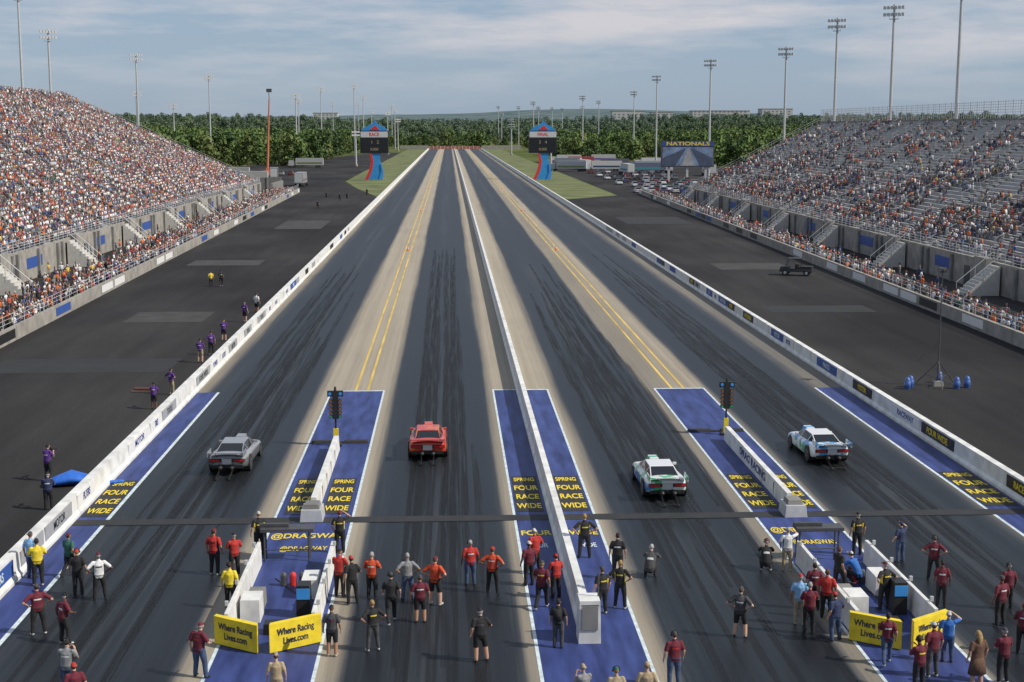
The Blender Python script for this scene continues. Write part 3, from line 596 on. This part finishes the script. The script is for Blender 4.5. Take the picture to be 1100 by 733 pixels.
TL=mat('tail_light_red',(.45,.02,.02),.25,0)
silver=paint('silver_paint',(.22,.23,.245)); dark=paint('dark_silver',(.10,.105,.115))
red=paint('red_paint_gloss',(.50,.035,.015)); org=paint('orange_graphic',(.60,.13,.02),(.50,.03,.02),.5,1.5)
wg=paint('white_green_livery',(.62,.66,.64),(.06,.38,.16),.54,1.6); wb=paint('blue_livery',(.04,.17,.42),(.6,.62,.62),.52,1.4); wh=paint('white_paint',(.64,.65,.66)); wb2=paint('white_blue_livery',(.62,.65,.68),(.06,.28,.55),.52,1.6)
racecar((-11.0,70.6,.012),-.03,silver,silver,dark,TL)
racecar((-1.2,73.2,.012),0,red,org,org,TL)
racecar((9.9,64.8,.012),.02,wg,wh,wb,TL)
racecar((19.3,71.3,.012),.04,wb2,wh,wg,TL)
# ------------------------------------------------------------------ start line equipment
def xmas(x,y):
    b=MB()
    b.box(-.3,.3,-.25,.25,0,.12,1); b.box(-.13,.13,-.1,.1,.12,.95,0)
    b.cyl((0,0,.95),(0,0,1.5),.05,mi=1); b.box(-.16,.16,-.12,.12,1.5,2.95,1)
    b.box(-.42,.42,-.09,.09,2.72,3.02,1); b.cyl((0,0,2.95),(0,0,3.25),.09,.05,mi=1)
    for z in (2.5,2.28,2.06,1.84,1.64):
        for s in(-1,1):
            b.tube([(s*.26,-.13,z),(s*.26,.10,z)],[.09,.085],12,(1,0,0),1,False); b.cyl((s*.26,-.16,z),(s*.26,-.125,z),.062,mi=2 if z>1.7 else 3,seg=12)
            b.box(min(s*.14,s*.2),max(s*.14,s*.2),-.03,.03,z-.03,z+.03,1)
    for s in(-.28,.28): b.cyl((s,-.12,2.87),(s,-.09,2.87),.09,mi=4,seg=12)
    b.obj('starting_light_tree',[YEL,BLACK,mat('amber_lens',(.25,.10,.015),.3,0),mat('green_lens',(.02,.3,.1),.3,0),CYAN],False,loc=(x,y,.02))
xmas(-6.2,74.2); xmas(15.4,76.0)
for x0,x1,y in [(-7.6,-4.5,74.9),(13.4,16.6,76.9)]:
    b=MB(); b.box(x0,x0+1.35,y-.22,y+.22,.02,.16,0,tx=.05,ty=.06); b.box(x1-1.35,x1,y-.22,y+.22,.02,.16,0,tx=.05,ty=.06); b.box(x0+1.36,x1-1.36,y-.12,y+.12,.02,.09,0); b.obj('timing_beam_block',[RUBBER],bevel=.01)
def lowwall(x,y0,y1,txt,name='island_barrier_wall'):
    b=MB(); b.box(x-.18,x+.18,y0,y1,.02,.80,0,tx=.05); 
    for k in range(1,int((y1-y0)/2.4)): b.box(x-.185,x+.185,y0+k*2.4-.02,y0+k*2.4+.02,.021,.70,1)
    b.box(x-.5,x+.5,y0-1.3,y0-.02,.02,.55,2,tx=.06,ty=.06); b.box(x-.35,x+.35,y0-1.1,y0-.25,.55,.75,1,tx=.05,ty=.05)
    o=b.obj(name,[WHITE,CONCD,STEEL],bevel=.012)
    if txt: text(txt,.55,(x-.165,(y0+y1)/2,.42),(H90,0,-H90),mat('ink_navy',(.02,.04,.2),.6,0),'wall_lettering',o,sx=1.6)
    return o
lowwall(-6.1,60.6,73.2,None); lowwall(15.2,60.4,74.6,'DRAG RACING')
BW=mat('booth_white',(.60,.60,.58),.6,.15,2)
def pitbox(cx,w,y0,y1,banner):
    e=empty('crew_pit_box',(cx,0,0)); b=MB(); h=.95; w2=w/2
    for s in(-1,1):
        b.box(min(s*w2,s*(w2-.2)),max(s*w2,s*(w2-.2)),y0+.6,y1,.02,h,0,tx=.03)
        for k in range(4): b.box(s*w2-.06,s*w2+.06,y0+1.3+k*(y1-y0-2)/3,y0+1.4+k*(y1-y0-2)/3,h,h+.18,1)
    b.obj('side_walls',[BW,STEEL],parent=e,bevel=.015)
    b=MB()
    b.add([(-w2-.25,y0+.25,.05),(-.25,y0-.75,.05),(-.25,y0-.75,1.0),(-w2-.25,y0+.25,1.0),(-w2-.2,y0+.45,.05),(-.25,y0-.5,.05),(-.25,y0-.5,1.0),(-w2-.2,y0+.45,1.0)],[(0,1,2,3),(7,6,5,4),(3,2,6,7),(0,3,7,4),(1,5,6,2)],0)
    b.add([(.15,y0-.75,.05),(w2+.2,y0+.25,.05),(w2+.2,y0+.25,1.0),(.15,y0-.75,1.0),(.15,y0-.5,.05),(w2+.15,y0+.45,.05),(w2+.15,y0+.45,1.0),(.15,y0-.5,1.0)],[(0,1,2,3),(7,6,5,4),(3,2,6,7),(0,3,7,4),(1,5,6,2)],0)
    b.obj('banner_board',[YEL],parent=e)
    a=math.atan2(1.0,w2)
    L1=mat('banner_ink',(.01,.02,.06),.6,0)
    text('Where Racing\nLives.com',.32,(-w2/2-.26,y0-.262,.53),(H90,0,-a),L1,'banner_text',e,sx=.78,ext=.002)
    text('Where Racing\nLives.com',.32,(w2/2+.18,y0-.262,.53),(H90,0,a),L1,'banner_text',e,sx=.72,ext=.002)
    b=MB()
    b.box(-w2+.3,-w2+1.0,y0+2.2,y0+3.2,.02,.85,0,tx=.02); b.box(-w2+.35,-w2+.95,y0+3.5,y0+4.4,.02,.6,2,tx=.02)
    b.box(w2-.95,w2-.3,y0+4.6,y0+5.8,.02,.75,0,tx=.03); b.box(w2-.9,w2-.4,y0+2.6,y0+3.2,.02,1.2,3,tx=.02); b.box(w2-.88,w2-.42,y0+2.58,y0+2.6,.7,1.1,4)
    b.box(-.3,.35,y0+1.0,y0+1.5,.02,.4,3,tx=.02); b.cyl((-.6,y0+7,.04),(.5,y0+5,.04),.03,mi=3,seg=5); b.cyl((.5,y0+5,.04),(.7,y0+2,.04),.03,mi=3,seg=5)
    for k in range(3): b.tube([(-.2+k*.35,y0+6.2,.05),(-.2+k*.35,y0+6.2,.42)],[.13,.13],10,(1,0,0),[1,5,1][k])
    b.box(-w2+.05,-w2+1.2,y1+.6,y1+.75,1.37,1.5,1)
    b.box(-w2+.1,w2-.9,y1+.3,y1+1.0,1.22,1.36,1); 
    for x in(-w2+.25,w2-1.1): 
        for y in (y1+.4,y1+.9): b.cyl((x,y,.02),(x,y,1.22),.04,mi=1,seg=8)
    b.cyl((-w2+.25,y1+.4,.5),(w2-1.1,y1+.4,.5),.03,mi=1,seg=6)
    b.obj('equipment',[BW,DSTEEL,CONCD,BLACK,CYAN,RED],parent=e,bevel=.01)
pitbox(-6.1,3.1,44.6,53.4,1); pitbox(15.0,2.9,44.0,52.6,1)
b=MB(); b.box(4.2,4.95,44.3,45.2,.02,1.5,0,tx=.03,ty=.03); b.box(4.3,4.85,44.27,44.3,.5,1.3,1); b.box(4.28,4.87,44.25,44.27,1.33,1.38,2); b.cyl((4.9,44.8,1.5),(4.9,44.8,2.3),.03,mi=2); b.box(4.3,4.5,45.25,46,.02,.6,2); b.obj('control_cabinet',[BW,CONCD,DSTEEL],bevel=.02)
b=MB(); b.cyl((0,0,.4),(0,0,4),.07,.06,8,0); b.cyl((0,0,4),(0,0,7.6),.045,.03,8,0)
for a in range(3):
    w=a*2.09+.4; b.cyl((math.cos(w)*1.5,math.sin(w)*1.5,.0),(0,0,1.7),.035,mi=0,seg=6); b.cyl((math.cos(w)*.9,math.sin(w)*.9,.7),(0,0,.5),.025,mi=0,seg=6)
b.box(-.25,.25,-.2,.2,7.6,7.9,0); b.cyl((0,-.2,7.75),(0,-.5,7.7),.09,mi=0); b.box(-.35,.35,-.3,.3,0,.3,1,tx=.05,ty=.05); b.cyl((0,0,3),(-1.4,.3,1.6),.02,mi=0,seg=5)
b.obj('camera_mast',[DSTEEL,CONCD],loc=(32.5,90.4,0))
TANK=mat('blue_plastic_barrel',(.05,.11,.33),.4,.1,4)
for x,y in [(30.1,89.3),(30.5,89.9),(33.0,91.5),(33.4,89.3),(34.2,89.6)]:
    b=MB(); b.tube([(0,0,.06),(0,0,.2),(0,0,.22),(0,0,.5),(0,0,.52),(0,0,.72)],[.24,.27,.285,.285,.27,.22],14,(1,0,0),0); b.cyl((.1,0,.74),(.1,0,.82),.04,mi=1); b.box(-.285,.285,-.02,.02,.3,.42,1); ob=b.obj('ballast_barrel',[TANK,WHITE],True,loc=(x,y,0)); ob.scale=(.8,.8,.85)
b=MB(); 
for k in range(14): b.tube([(-.0+k*.25,math.sin(k)*.1,.10),(.25+k*.25,math.sin(k+1)*.1,.10)],[(.12,.1),(.12,.1)],6,(0,1,0),0)
b.tube([(0,-.3,.15),(1.1,0,.38),(2.2,.1,.2)],[(.5,.15),(.7,.32),(.4,.14)],12,(0,1,0),0); b.obj('blue_tarpaulin',[mat('tarp_blue',(.02,.12,.5),.5,.2,3,bump=.5)],True,loc=(-19.4,66.5,0))
b=MB(); b.box(-.8,.8,-.5,.5,0,.05,0); b.tube([(-.6,.1,.12),(.5,-.1,.14)],[(.2,.1),(.18,.1)],8,(0,1,0),0); b.obj('brown_floor_mat',[mat('mat_brown',(.09,.04,.03),.9,.2,4)],loc=(-20,90.9,.01),bevel=.02)
def cone(x,y):
    b=MB(); b.box(-.2,.2,-.2,.2,0,.04,0); b.cyl((0,0,.04),(0,0,.3),.15,.10,12,0); b.cyl((0,0,.3),(0,0,.45),.10,.07,12,1); b.cyl((0,0,.45),(0,0,.7),.07,.03,12,0); b.obj('traffic_cone',[mat('cone_orange',(.75,.13,.02),.5,.05),WHITE],loc=(x,y,.02))
for x,y in [(-5.8,196),(15,196),(-5.8,290),(15,290),(-5.8,400),(15,400)]: cone(x,y)
def cart(loc,yaw):
    b=MB(); b.box(-.85,.85,-1.9,1.9,.45,.85,0,tx=.06,ty=.1); b.box(-.8,.8,.7,1.85,.85,1.05,0,tx=.1,ty=.15); b.box(-.75,.75,-1.85,-.5,.85,1.1,1); b.box(-.7,.7,-.35,.1,.85,1.35,1,tx=.05)
    b.box(-.85,.85,-.6,1.0,1.98,2.04,0,tx=.04,ty=.04)
    for s in(-1,1):
        b.cyl((s*.78,-.5,.85),(s*.76,-.5,2.0),.03,mi=1); b.cyl((s*.78,1.2,.95),(s*.76,.9,2.0),.03,mi=1)
        for y in(-1.25,1.2): b.cyl((s*.65,y,.36),(s*.92,y,.36),.36,mi=1,seg=16); b.cyl((s*.91,y,.36),(s*.935,y,.36),.17,mi=2,seg=10)
    b.obj('utility_cart',[BLACK,RUBBER,STEEL],loc=loc,rot=yaw,bevel=.03)
cart((40.5,161,0),1.2)
# ------------------------------------------------------------------ light poles
def pole(x,y,h):
    b=MB(); b.cyl((0,0,-2),(0,0,1),.75,.75,12,1); b.cyl((0,0,1),(0,0,h),.42,.24,10,0)
    for k,z in enumerate((h-.6,h-2.0)):
        b.box(-2.1,2.1,-.08,.08,z,z+.16,0)
        for i in range(6):
            x_=-1.85+i*.74; b.box(x_-.28,x_+.28,-.6,-.12,z-.38,z+.26,2,tx=.05); b.box(x_-.05,x_+.05,-.2,.0,z+.1,z+.3,0)
    b.box(-.9,.9,-.5,.5,h-3.0,h-2.9,0)
    for s in(-.9,.9): b.cyl((s,-.5,h-2.9),(s,-.5,h-1.9),.03,mi=0,seg=5)
    zz=float(hz(np.array(float(x)),np.array(float(y))))
    b.obj('stadium_light_pole',[STEEL,CONC,mat('lamp_housing',(.5,.5,.5),.4,.05)],loc=(x,y,zz),rot=(.5 if x<0 else -.5))
for x,y,h in [(-102,345,50),(-102,369,42),(-105,484,42),(-112,670,42),(-78,872,42),(-54,815,42),(-109,1340,40),(-95,1500,40),(-60,1000,40),(-52,1300,38),(87,589,39),(84,452,39),(92,384,39),(89,323,42),(91,288,42),(91,250,43),(114,1071,38),(115,1210,36),(108,1340,34),(110,1500,34),(60,1000,36),(62,1250,36),(-44,1160,33),(50,1420,36),(-135,620,33),(-75,700,34),(-64,1180,32),(-40,930,28),(78,820,36),(70,1100,34),(100,760,37),(-98,930,36),(-150,780,30),(48,1280,30),(40,900,20),(-40,760,18),(45,620,16),(-42,640,16),(46,1040,24),(-38,1060,24)]:
    pole(x,y,h)
# ------------------------------------------------------------------ scoreboard towers
def scoreboard(x,y,label,num):
    e=empty('scoreboard_tower',(x,y,0)); b=MB()
    def prism(poly,y0,y1,mi):
        n_=len(poly); b.add([(p[0],y0,p[1]) for p in poly]+[(p[0],y1,p[1]) for p in poly],[tuple(range(n_)),tuple(range(2*n_-1,n_-1,-1))]+[((i+1)%n_,i,i+n_,(i+1)%n_+n_) for i in range(n_)],mi)
    prism([(-2.8,0),(2.2,0),(2.6,2),(2.4,4.5),(1.7,6.6),(2.0,8.8),(-1.6,8.8),(-1.0,6.0),(-1.6,3)],-.5,.5,0)
    prism([(-3.3,0),(-2.2,0),(-.9,3),(-.3,6),(-.9,8.6),(-1.6,8.6),(-1.2,6),(-1.9,3)],-.75,-.52,1)
    prism([(1.2,0),(2.6,0),(3.0,2.4),(2.4,5.2),(2.0,5.2),(2.2,2.6)],-.75,-.52,2)
    b.box(-4.7,4.7,-.8,.8,8.8,16.2,3)
    b.box(-4.3,4.3,-.86,-.8,11.2,13.6,4); b.box(-4.3,4.3,-.86,-.8,9.2,10.9,4); b.box(-4.5,4.5,-.88,-.8,14.0,15.9,5)
    prism([(-4.4,16.2),(4.4,16.2),(3.4,17.3),(1.2,18.4),(.2,19.6),(-.8,18.4),(-3.2,17.3)],-.5,.5,0)
    prism([(-1.6,16.4),(1.8,16.4),(.4,18.0)],-.62,-.52,1)
    b.obj('structure',[mat('scoreboard_blue',(.03,.24,.55),.45,.1,1),RED,CYAN,BLACK,mat('screen_dark',(.012,.013,.016),.25,0),mat('header_panel',(.5,.5,.52),.5,.05)],parent=e,bevel=.03)
    text(label,1.6,(0,-.9,14.95),(H90,0,0),RED,'header_text',e,sx=.85); text(num,1.5,(0,-.88,12.4),(H90,0,0),mat('led_grey',(.25,.2,.12),.5,0),'display_text',e); text('0.000',1.2,(0,-.88,10.05),(H90,0,0),mat('led_grey',(.25,.2,.12),.5,0),'display_text',e)
scoreboard(-24.8,472,'RACE',' 1   2'); scoreboard(31.4,471,'FINAL','3   4')
e=empty('video_screen',(77,452,0)); b=MB()
b.box(-8.6,8.6,-.5,.6,4.6,12.9,0); b.box(-8.2,8.2,-.56,-.5,5.0,11.0,1); b.box(-8.4,8.4,-.6,-.5,11.3,12.8,2)
for x in(-6,0,6): b.box(x-.35,x+.35,-.2,.4,0,4.6,3)
b.add([(-2,-.6,5.0),(2.2,-.6,5.0),(.6,-.6,10.4),(-.2,-.6,10.4)],[(0,1,2,3)],4); b.add([(-8.1,-.58,5.0),(-4,-.58,5.0),(-.6,-.58,10.5),(-1.2,-.58,10.5),(-8.1,-.58,7.5)],[(0,1,2,3,4)],5);b.add([(8.1,-.58,5.0),(8.1,-.58,7.5),(1.8,-.58,10.5),(1.0,-.58,10.5),(4,-.58,5.0)],[(0,1,2,3,4)],5)
b.obj('screen_panel',[DSTEEL,mat('screen_image',(.16,.22,.33),.3,.5,.4),mat('screen_header',(.03,.06,.25),.5,0),STEEL,mat('screen_track',(.3,.3,.32),.4,.2,1),mat('screen_lane',(.06,.08,.13),.4,.2,1)],parent=e)
text('NATIONALS',1.6,(0,-.63,12.05),(H90,0,0),YEL,'screen_text',e,sx=1.6)
b=MB(); b.box(-1.3,1.3,-3.5,3.5,.7,2.2,0,tx=.1,ty=.3); b.box(-1.1,1.1,1.2,3.2,2.2,3.4,1,tx=.15,ty=.2)
for s in(-1,1):
    for y in(-2.4,2.4): b.cyl((s*1.0,y,.7),(s*1.5,y,.7),.7,mi=2,seg=14)
b.box(-.5,.5,-.5,.5,2.2,3.2,0); b.cyl((0,0,3),(.6,0,15),.42,.36,8,0); b.cyl((.6,0,15),(1.2,0,27),.32,.24,8,0); b.cyl((1.2,0,27),(1.1,0,30),.12,.12,6,1); b.box(.3,2.1,-.5,.5,29.5,30.7,1)
b.obj('boom_lift',[mat('lift_orange',(.50,.16,.08),.5,.1),DSTEEL,RUBBER],loc=(-64,500,0))
# ------------------------------------------------------------------ parked vehicles
def carmesh(pm):
    b=MB(); st=[(-2.3,.8,.35,.95),(-2.2,.9,.25,1.0),(-1.2,.93,.22,1.02),(.8,.93,.22,.98),(2.0,.9,.25,.85),(2.3,.75,.35,.7)]
    vs=[];fs=[]
    for y,w,z0,z1 in st: vs+=[(-w,y,z0),(-w,y,(z0+z1)/2),(-w*.9,y,z1),(w*.9,y,z1),(w,y,(z0+z1)/2),(w,y,z0)]
    for i in range(5):
        for k in range(5): fs.append((i*6+k,i*6+k+1,i*6+k+7,i*6+k+6))
    fs+=[tuple(range(5,-1,-1)),tuple(range(30,36))]; b.add(vs,fs,0)
    b.add([(-.8,-1.9,.98),(.8,-1.9,.98),(.8,1.1,.95),(-.8,1.1,.95),(-.62,-1.3,1.5),(.62,-1.3,1.5),(.62,.2,1.5),(-.62,.2,1.5)],[(4,5,6,7),(0,1,5,4),(1,2,6,5),(2,3,7,6),(3,0,4,7)],[0,1,1,1,1])
    for s in(-1,1):
        for y in(-1.4,1.45): b.cyl((s*.72,y,.33),(s*.95,y,.33),.33,mi=2,seg=12)
    b.box(-.8,-.5,-2.34,-2.29,.7,.82,3); b.box(.5,.8,-2.34,-2.29,.7,.82,3)
    return b,[pm,GLASS,RUBBER,TL]
protos=[]
for c in [(.5,.5,.5),(.05,.05,.055),(.16,.04,.035),(.25,.26,.28),(.05,.07,.16),(.1,.1,.1),(.45,.45,.46)]:
    b,ms=carmesh(mat('parked_car_paint',c,.3,.03)); 
    me=bpy.data.meshes.new('parked_car'); me.from_pydata(b.v,[],b.f); [me.materials.append(m) for m in ms]; me.polygons.foreach_set('material_index',b.m); protos.append(me)
random.seed(5)
def pcar(x,y,yaw):
    o=bpy.data.objects.new('parked_car',random.choice(protos)); COL.objects.link(o); o.location=(x,y,.0); o.rotation_euler=(0,0,yaw)
for r_,y in enumerate((372,384,398,412,428,446,470,500,535)):
    for k in range(8):
        if random.random()<.78: pcar(50+k*3.3+random.uniform(-.4,.4)+r_*.5,y+random.uniform(-.6,.6),random.choice([0,math.pi]))
for k in range(9): pcar(-58-k*3.4,520+random.uniform(-1,1),0)
def trailer(x,y,yaw,c):
    b=MB(); b.box(-1.3,1.3,-7,5,1.1,4.1,0,tx=.03,ty=.03); b.box(-1.31,1.31,-6.5,4.5,1.6,2.3,1); b.box(-1.1,1.1,5.5,8.2,.8,3.1,2,tx=.08,ty=.2); b.box(-1.0,1.0,8.1,8.22,2.0,2.8,3); b.box(-.5,.5,4.8,8,.7,1.0,4)
    for s in(-1,1):
        for yy in(-5.2,-4.0,5.9,7.6): b.cyl((s*.9,yy,.5),(s*1.28,yy,.5),.5,mi=4,seg=12)
    b.box(-1.1,1.1,-7.03,-7.0,1.3,3.9,5)
    b.obj('parked_truck_trailer',[mat('trailer_side',c,.4,.05),mat('trailer_stripe',tuple(random.uniform(.03,.3) for _ in range(3)),.4,0),mat('cab_paint',c,.3,.0),GLASS,RUBBER,STEEL],loc=(x,y,0),rot=yaw)
for x,y,yaw,c in [(62,560,1.5,(.5,.5,.5)),(80,566,1.5,(.35,.35,.37)),(56,585,.2,(.45,.45,.45)),(70,600,1.57,(.1,.1,.12)),(90,620,1.57,(.5,.5,.51)),(52,625,1.2,(.45,.45,.45)),(60,650,1.57,(.3,.05,.05)),(84,540,0,(.5,.5,.5)),(94,505,0,(.45,.45,.45)),(-62,430,1.57,(.35,.35,.33)),(-80,432,1.57,(.25,.25,.24)),(-96,440,1.57,(.4,.4,.4)),(-58,470,.1,(.15,.15,.15)),(-74,476,1.57,(.3,.3,.29)),(-44,420,0,(.25,.25,.25)),(58,690,1.57,(.45,.45,.45)),(76,700,1.57,(.4,.4,.36)),(-62,620,1.57,(.35,.35,.35)),(48,560,1.3,(.3,.32,.36)),(66,520,.1,(.45,.45,.45)),(74,535,1.5,(.12,.14,.2))]:
    trailer(x,y,yaw,c)
b=MB(); b.box(-100,-47,396,396.6,0,3.4,0); b.box(-47,-46.4,372,396,0,2.6,0)
for k in range(13): b.box(-99+k*4,-98.6+k*4,395.8,396,0,3.5,1)
b.obj('retaining_wall',[CONCD,CONC])
b=MB(); b.box(-16.5,26,1166,1167,0,2.4,0); b.box(-40,-17,1170,1171,0,3,1); b.box(27,60,1170,1171,0,3,1)
for k in range(14): b.box(-16+k*3,-15.7+k*3,1165.8,1166,0,2.5,2)
b.obj('sand_trap_barrier',[mat('red_barrier',(.34,.12,.09),.7,.1,1),CONC,WHITE])
def dbuild(x,y,w,d,h):
    z=float(hz(np.array(float(x)),np.array(float(y)))); b=MB(); b.box(-w/2,w/2,-d/2,d/2,-5,h,0); b.box(-w/2-.5,w/2+.5,-d/2-.5,d/2+.5,h,h+1,1)
    for k in range(int(w/8)): 
        for q in range(int(h/5)): b.box(-w/2+3+k*8,-w/2+7+k*8,-d/2-.1,-d/2,2+q*5,4.4+q*5,2)
    b.obj('distant_building',[mat('pale_cladding',(.42,.42,.41),.8,.05),CONC,CONCD],loc=(x,y,z))
dbuild(520,2700,110,40,25); dbuild(640,2750,60,40,28); dbuild(330,2600,60,30,24); dbuild(400,2650,40,30,22); dbuild(-250,2900,50,30,22)
# ------------------------------------------------------------------ forest
LEAF=[]
for i,(c,c2) in enumerate([((.045,.085,.022),(.10,.155,.045)),((.055,.095,.026),(.12,.165,.05)),((.042,.075,.028),(.085,.13,.045)),((.065,.095,.026),(.135,.165,.055)),((.075,.115,.07),(.12,.165,.095)),((.09,.13,.105),(.13,.175,.135))]):  # last two pairs are for far trees: haze painted in as paler, bluer leaves
    m=bpy.data.materials.new('tree_foliage'); m.use_nodes=True; n=m.node_tree.nodes; l=m.node_tree.links
    tc=n.new('ShaderNodeTexCoord'); z=n.new('ShaderNodeTexNoise'); z.inputs['Scale'].default_value=.5; l.new(tc.outputs['Object'],z.inputs['Vector']); oi=n.new('ShaderNodeObjectInfo')
    a=n.new('ShaderNodeMath'); a.operation='MULTIPLY_ADD'; l.new(oi.outputs['Random'],a.inputs[0]); a.inputs[1].default_value=.55; l.new(z.outputs[0],a.inputs[2])
    r=n.new('ShaderNodeValToRGB'); r.color_ramp.elements[0].position=.45; r.color_ramp.elements[0].color=(*c,1); r.color_ramp.elements[1].position=1.0; r.color_ramp.elements[1].color=(*c2,1); l.new(a.outputs[0],r.inputs[0]); l.new(r.outputs[0],n['Principled BSDF'].inputs['Base Color']); n['Principled BSDF'].inputs['Roughness'].default_value=.8
    n['Principled BSDF'].inputs['Specular IOR Level'].default_value=.2; LEAF.append(m)
BARK=mat('tree_bark',(.09,.07,.05),.9,.2,4)
def treeproto(seed,lm):
    r=random.Random(seed); b=MB(); h=r.uniform(9.5,12)
    b.tube([(0,0,-1),(.1,0,h*.4),(.2,.1,h*.8)],[.32,.22,.08],6,(1,0,0),0)
    bl=[]
    for k in range(13):
        a=r.uniform(0,6.28); z=h*r.uniform(.15,.88); rr=r.uniform(1.0,4.2)*(1.2-z/h*.6); c=(math.cos(a)*rr,math.sin(a)*rr,z)
        bl.append((c,r.uniform(1.6,2.6))); b.tube([(.1,0,z*.6),c],[.12,.04],5,(1,0,0) if abs(math.cos(a))<.9 else (0,1,0),0)
    bl.append(((0,0,h*.92),1.9))
    for c,R in bl:
        for _ in range(40):
            d=Vector((r.gauss(0,1),r.gauss(0,1),r.gauss(0,1))).normalized(); p=Vector(c)+d*R*r.uniform(.55,1.08)
            nrm=(d+Vector((r.gauss(0,.5),r.gauss(0,.5),r.gauss(0,.5)))).normalized(); t=nrm.orthogonal().normalized(); u=nrm.cross(t); s=r.uniform(.35,.75)
            b.add([p+t*s,p+u*s*.8,p-t*s*.9,p-u*s],[(0,1,2,3)],1)
    me=bpy.data.meshes.new('tree_crown'); me.from_pydata(b.v,[],b.f); me.materials.append(BARK); me.materials.append(lm); me.polygons.foreach_set('material_index',b.m); return me
pts=[]
def scatter(n_,x0,x1,y0,y1,s0,s1,cond=None):
    x=rng.uniform(x0,x1,n_); y=rng.uniform(y0,y1,n_)
    k=np.ones(n_,bool) if cond is None else cond(x,y); x,y=x[k],y[k]
    for a,b_,s_ in zip(x,y,rng.uniform(s0,s1,len(x))): pts.append((a,b_,s_))
scatter(2600,-480,-60,425,1250,.65,1.5,lambda x,y:(x<-108-(y<470)*20)|((y>640)&(x<-66)))
scatter(2400,62,520,425,1250,.6,1.35,lambda x,y:(x>122)|((y>735)&(x>66)))
scatter(2600,-900,1000,1200,1900,.7,1.4)
scatter(1900,-1300,1500,1900,2700,.9,1.7)
pts=np.array(pts)
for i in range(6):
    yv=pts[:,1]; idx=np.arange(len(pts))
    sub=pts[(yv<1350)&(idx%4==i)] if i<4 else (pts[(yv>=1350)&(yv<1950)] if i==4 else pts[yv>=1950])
    vs=[];fs=[]
    zz=hz(sub[:,0],sub[:,1])
    for k,(x,y,s_) in enumerate(sub):
        a=random.uniform(0,6.28); o=len(vs); s2=s_*.5
        for q in range(4): vs.append((x+math.cos(a+q*H90)*s2*1.4142,y+math.sin(a+q*H90)*s2*1.4142,zz[k]))
        fs.append((o,o+1,o+2,o+3))
    me=bpy.data.meshes.new('distant_forest'); me.from_pydata(vs,[],fs); o=bpy.data.objects.new('distant_forest',me); COL.objects.link(o)
    o.instance_type='FACES'; o.use_instance_faces_scale=True; o.show_instancer_for_render=False; o.show_instancer_for_viewport=False
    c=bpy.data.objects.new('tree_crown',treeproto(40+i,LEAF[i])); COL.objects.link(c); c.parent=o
# ------------------------------------------------------------------ light, sky, camera
az=math.atan2(.88,-.30); el=math.radians(42)
sd=Vector((math.sin(az)*math.cos(el),math.cos(az)*math.cos(el),math.sin(el)))
sl=bpy.data.lights.new('sun','SUN'); sl.energy=4.9; sl.angle=math.radians(.5); sl.color=(1,.93,.82); so=bpy.data.objects.new('sun',sl); COL.objects.link(so); so.rotation_euler=(-sd).to_track_quat('-Z','Y').to_euler(); so.location=(60,-40,80)
W=bpy.data.worlds.new('World'); S.world=W; W.use_nodes=True; nt=W.node_tree; n=nt.nodes; l=nt.links
bg=n['Background']; sk=n.new('ShaderNodeTexSky'); sk.sky_type='NISHITA'; sk.sun_disc=False; sk.sun_elevation=el; sk.sun_rotation=az; sk.air_density=1.0; sk.dust_density=.8; sk.ozone_density=2.5
hzm=n.new('ShaderNodeMix'); hzm.data_type='RGBA'; hzm.inputs[0].default_value=.68; l.new(sk.outputs[0],hzm.inputs[6]); hzm.inputs[7].default_value=(3.9,5.2,7.1,1)
tc=n.new('ShaderNodeTexCoord'); mp=n.new('ShaderNodeMapping'); mp.inputs['Scale'].default_value=(1,1,6.5); mp.inputs['Location'].default_value=(.55,.2,.12)
l.new(tc.outputs['Generated'],mp.inputs[0]); nz=n.new('ShaderNodeTexNoise'); nz.inputs['Scale'].default_value=5.5; nz.inputs['Detail'].default_value=9; nz.inputs['Roughness'].default_value=.58; l.new(mp.outputs[0],nz.inputs['Vector'])
cr=n.new('ShaderNodeValToRGB'); cr.color_ramp.elements[0].position=.45; cr.color_ramp.elements[0].color=(0,0,0,1); cr.color_ramp.elements[1].position=.66; cr.color_ramp.elements[1].color=(.85,.85,.85,1); l.new(nz.outputs[0],cr.inputs[0])
sx=n.new('ShaderNodeSeparateXYZ'); l.new(tc.outputs['Generated'],sx.inputs[0]); mr=n.new('ShaderNodeMapRange'); mr.inputs[1].default_value=.025; mr.inputs[2].default_value=.07; mr.inputs[3].default_value=.2; l.new(sx.outputs[2],mr.inputs[0])
mu=n.new('ShaderNodeMath'); mu.operation='MULTIPLY'; l.new(cr.outputs[0],mu.inputs[0]); l.new(mr.outputs[0],mu.inputs[1])
mx=n.new('ShaderNodeMix'); mx.data_type='RGBA'; l.new(mu.outputs[0],mx.inputs[0]); l.new(hzm.outputs[2],mx.inputs[6]); mx.inputs[7].default_value=(7.9,7.6,7.9,1)
l.new(mx.outputs[2],bg.inputs[0]); bg.inputs[1].default_value=.085
cd=bpy.data.cameras.new('camera'); cd.lens=36*1500/1100; cd.sensor_width=36; cd.clip_end=30000; cd.clip_start=.5
co=bpy.data.objects.new('camera',cd); COL.objects.link(co); co.location=(0,0,17)
th=math.atan(228.5/1500); ps=math.atan(68/1500*math.cos(th)); co.rotation_euler=(math.pi/2-th,0,-ps); S.camera=co
S.view_settings.view_transform='Standard'; S.view_settings.look='None'; S.view_settings.exposure=0
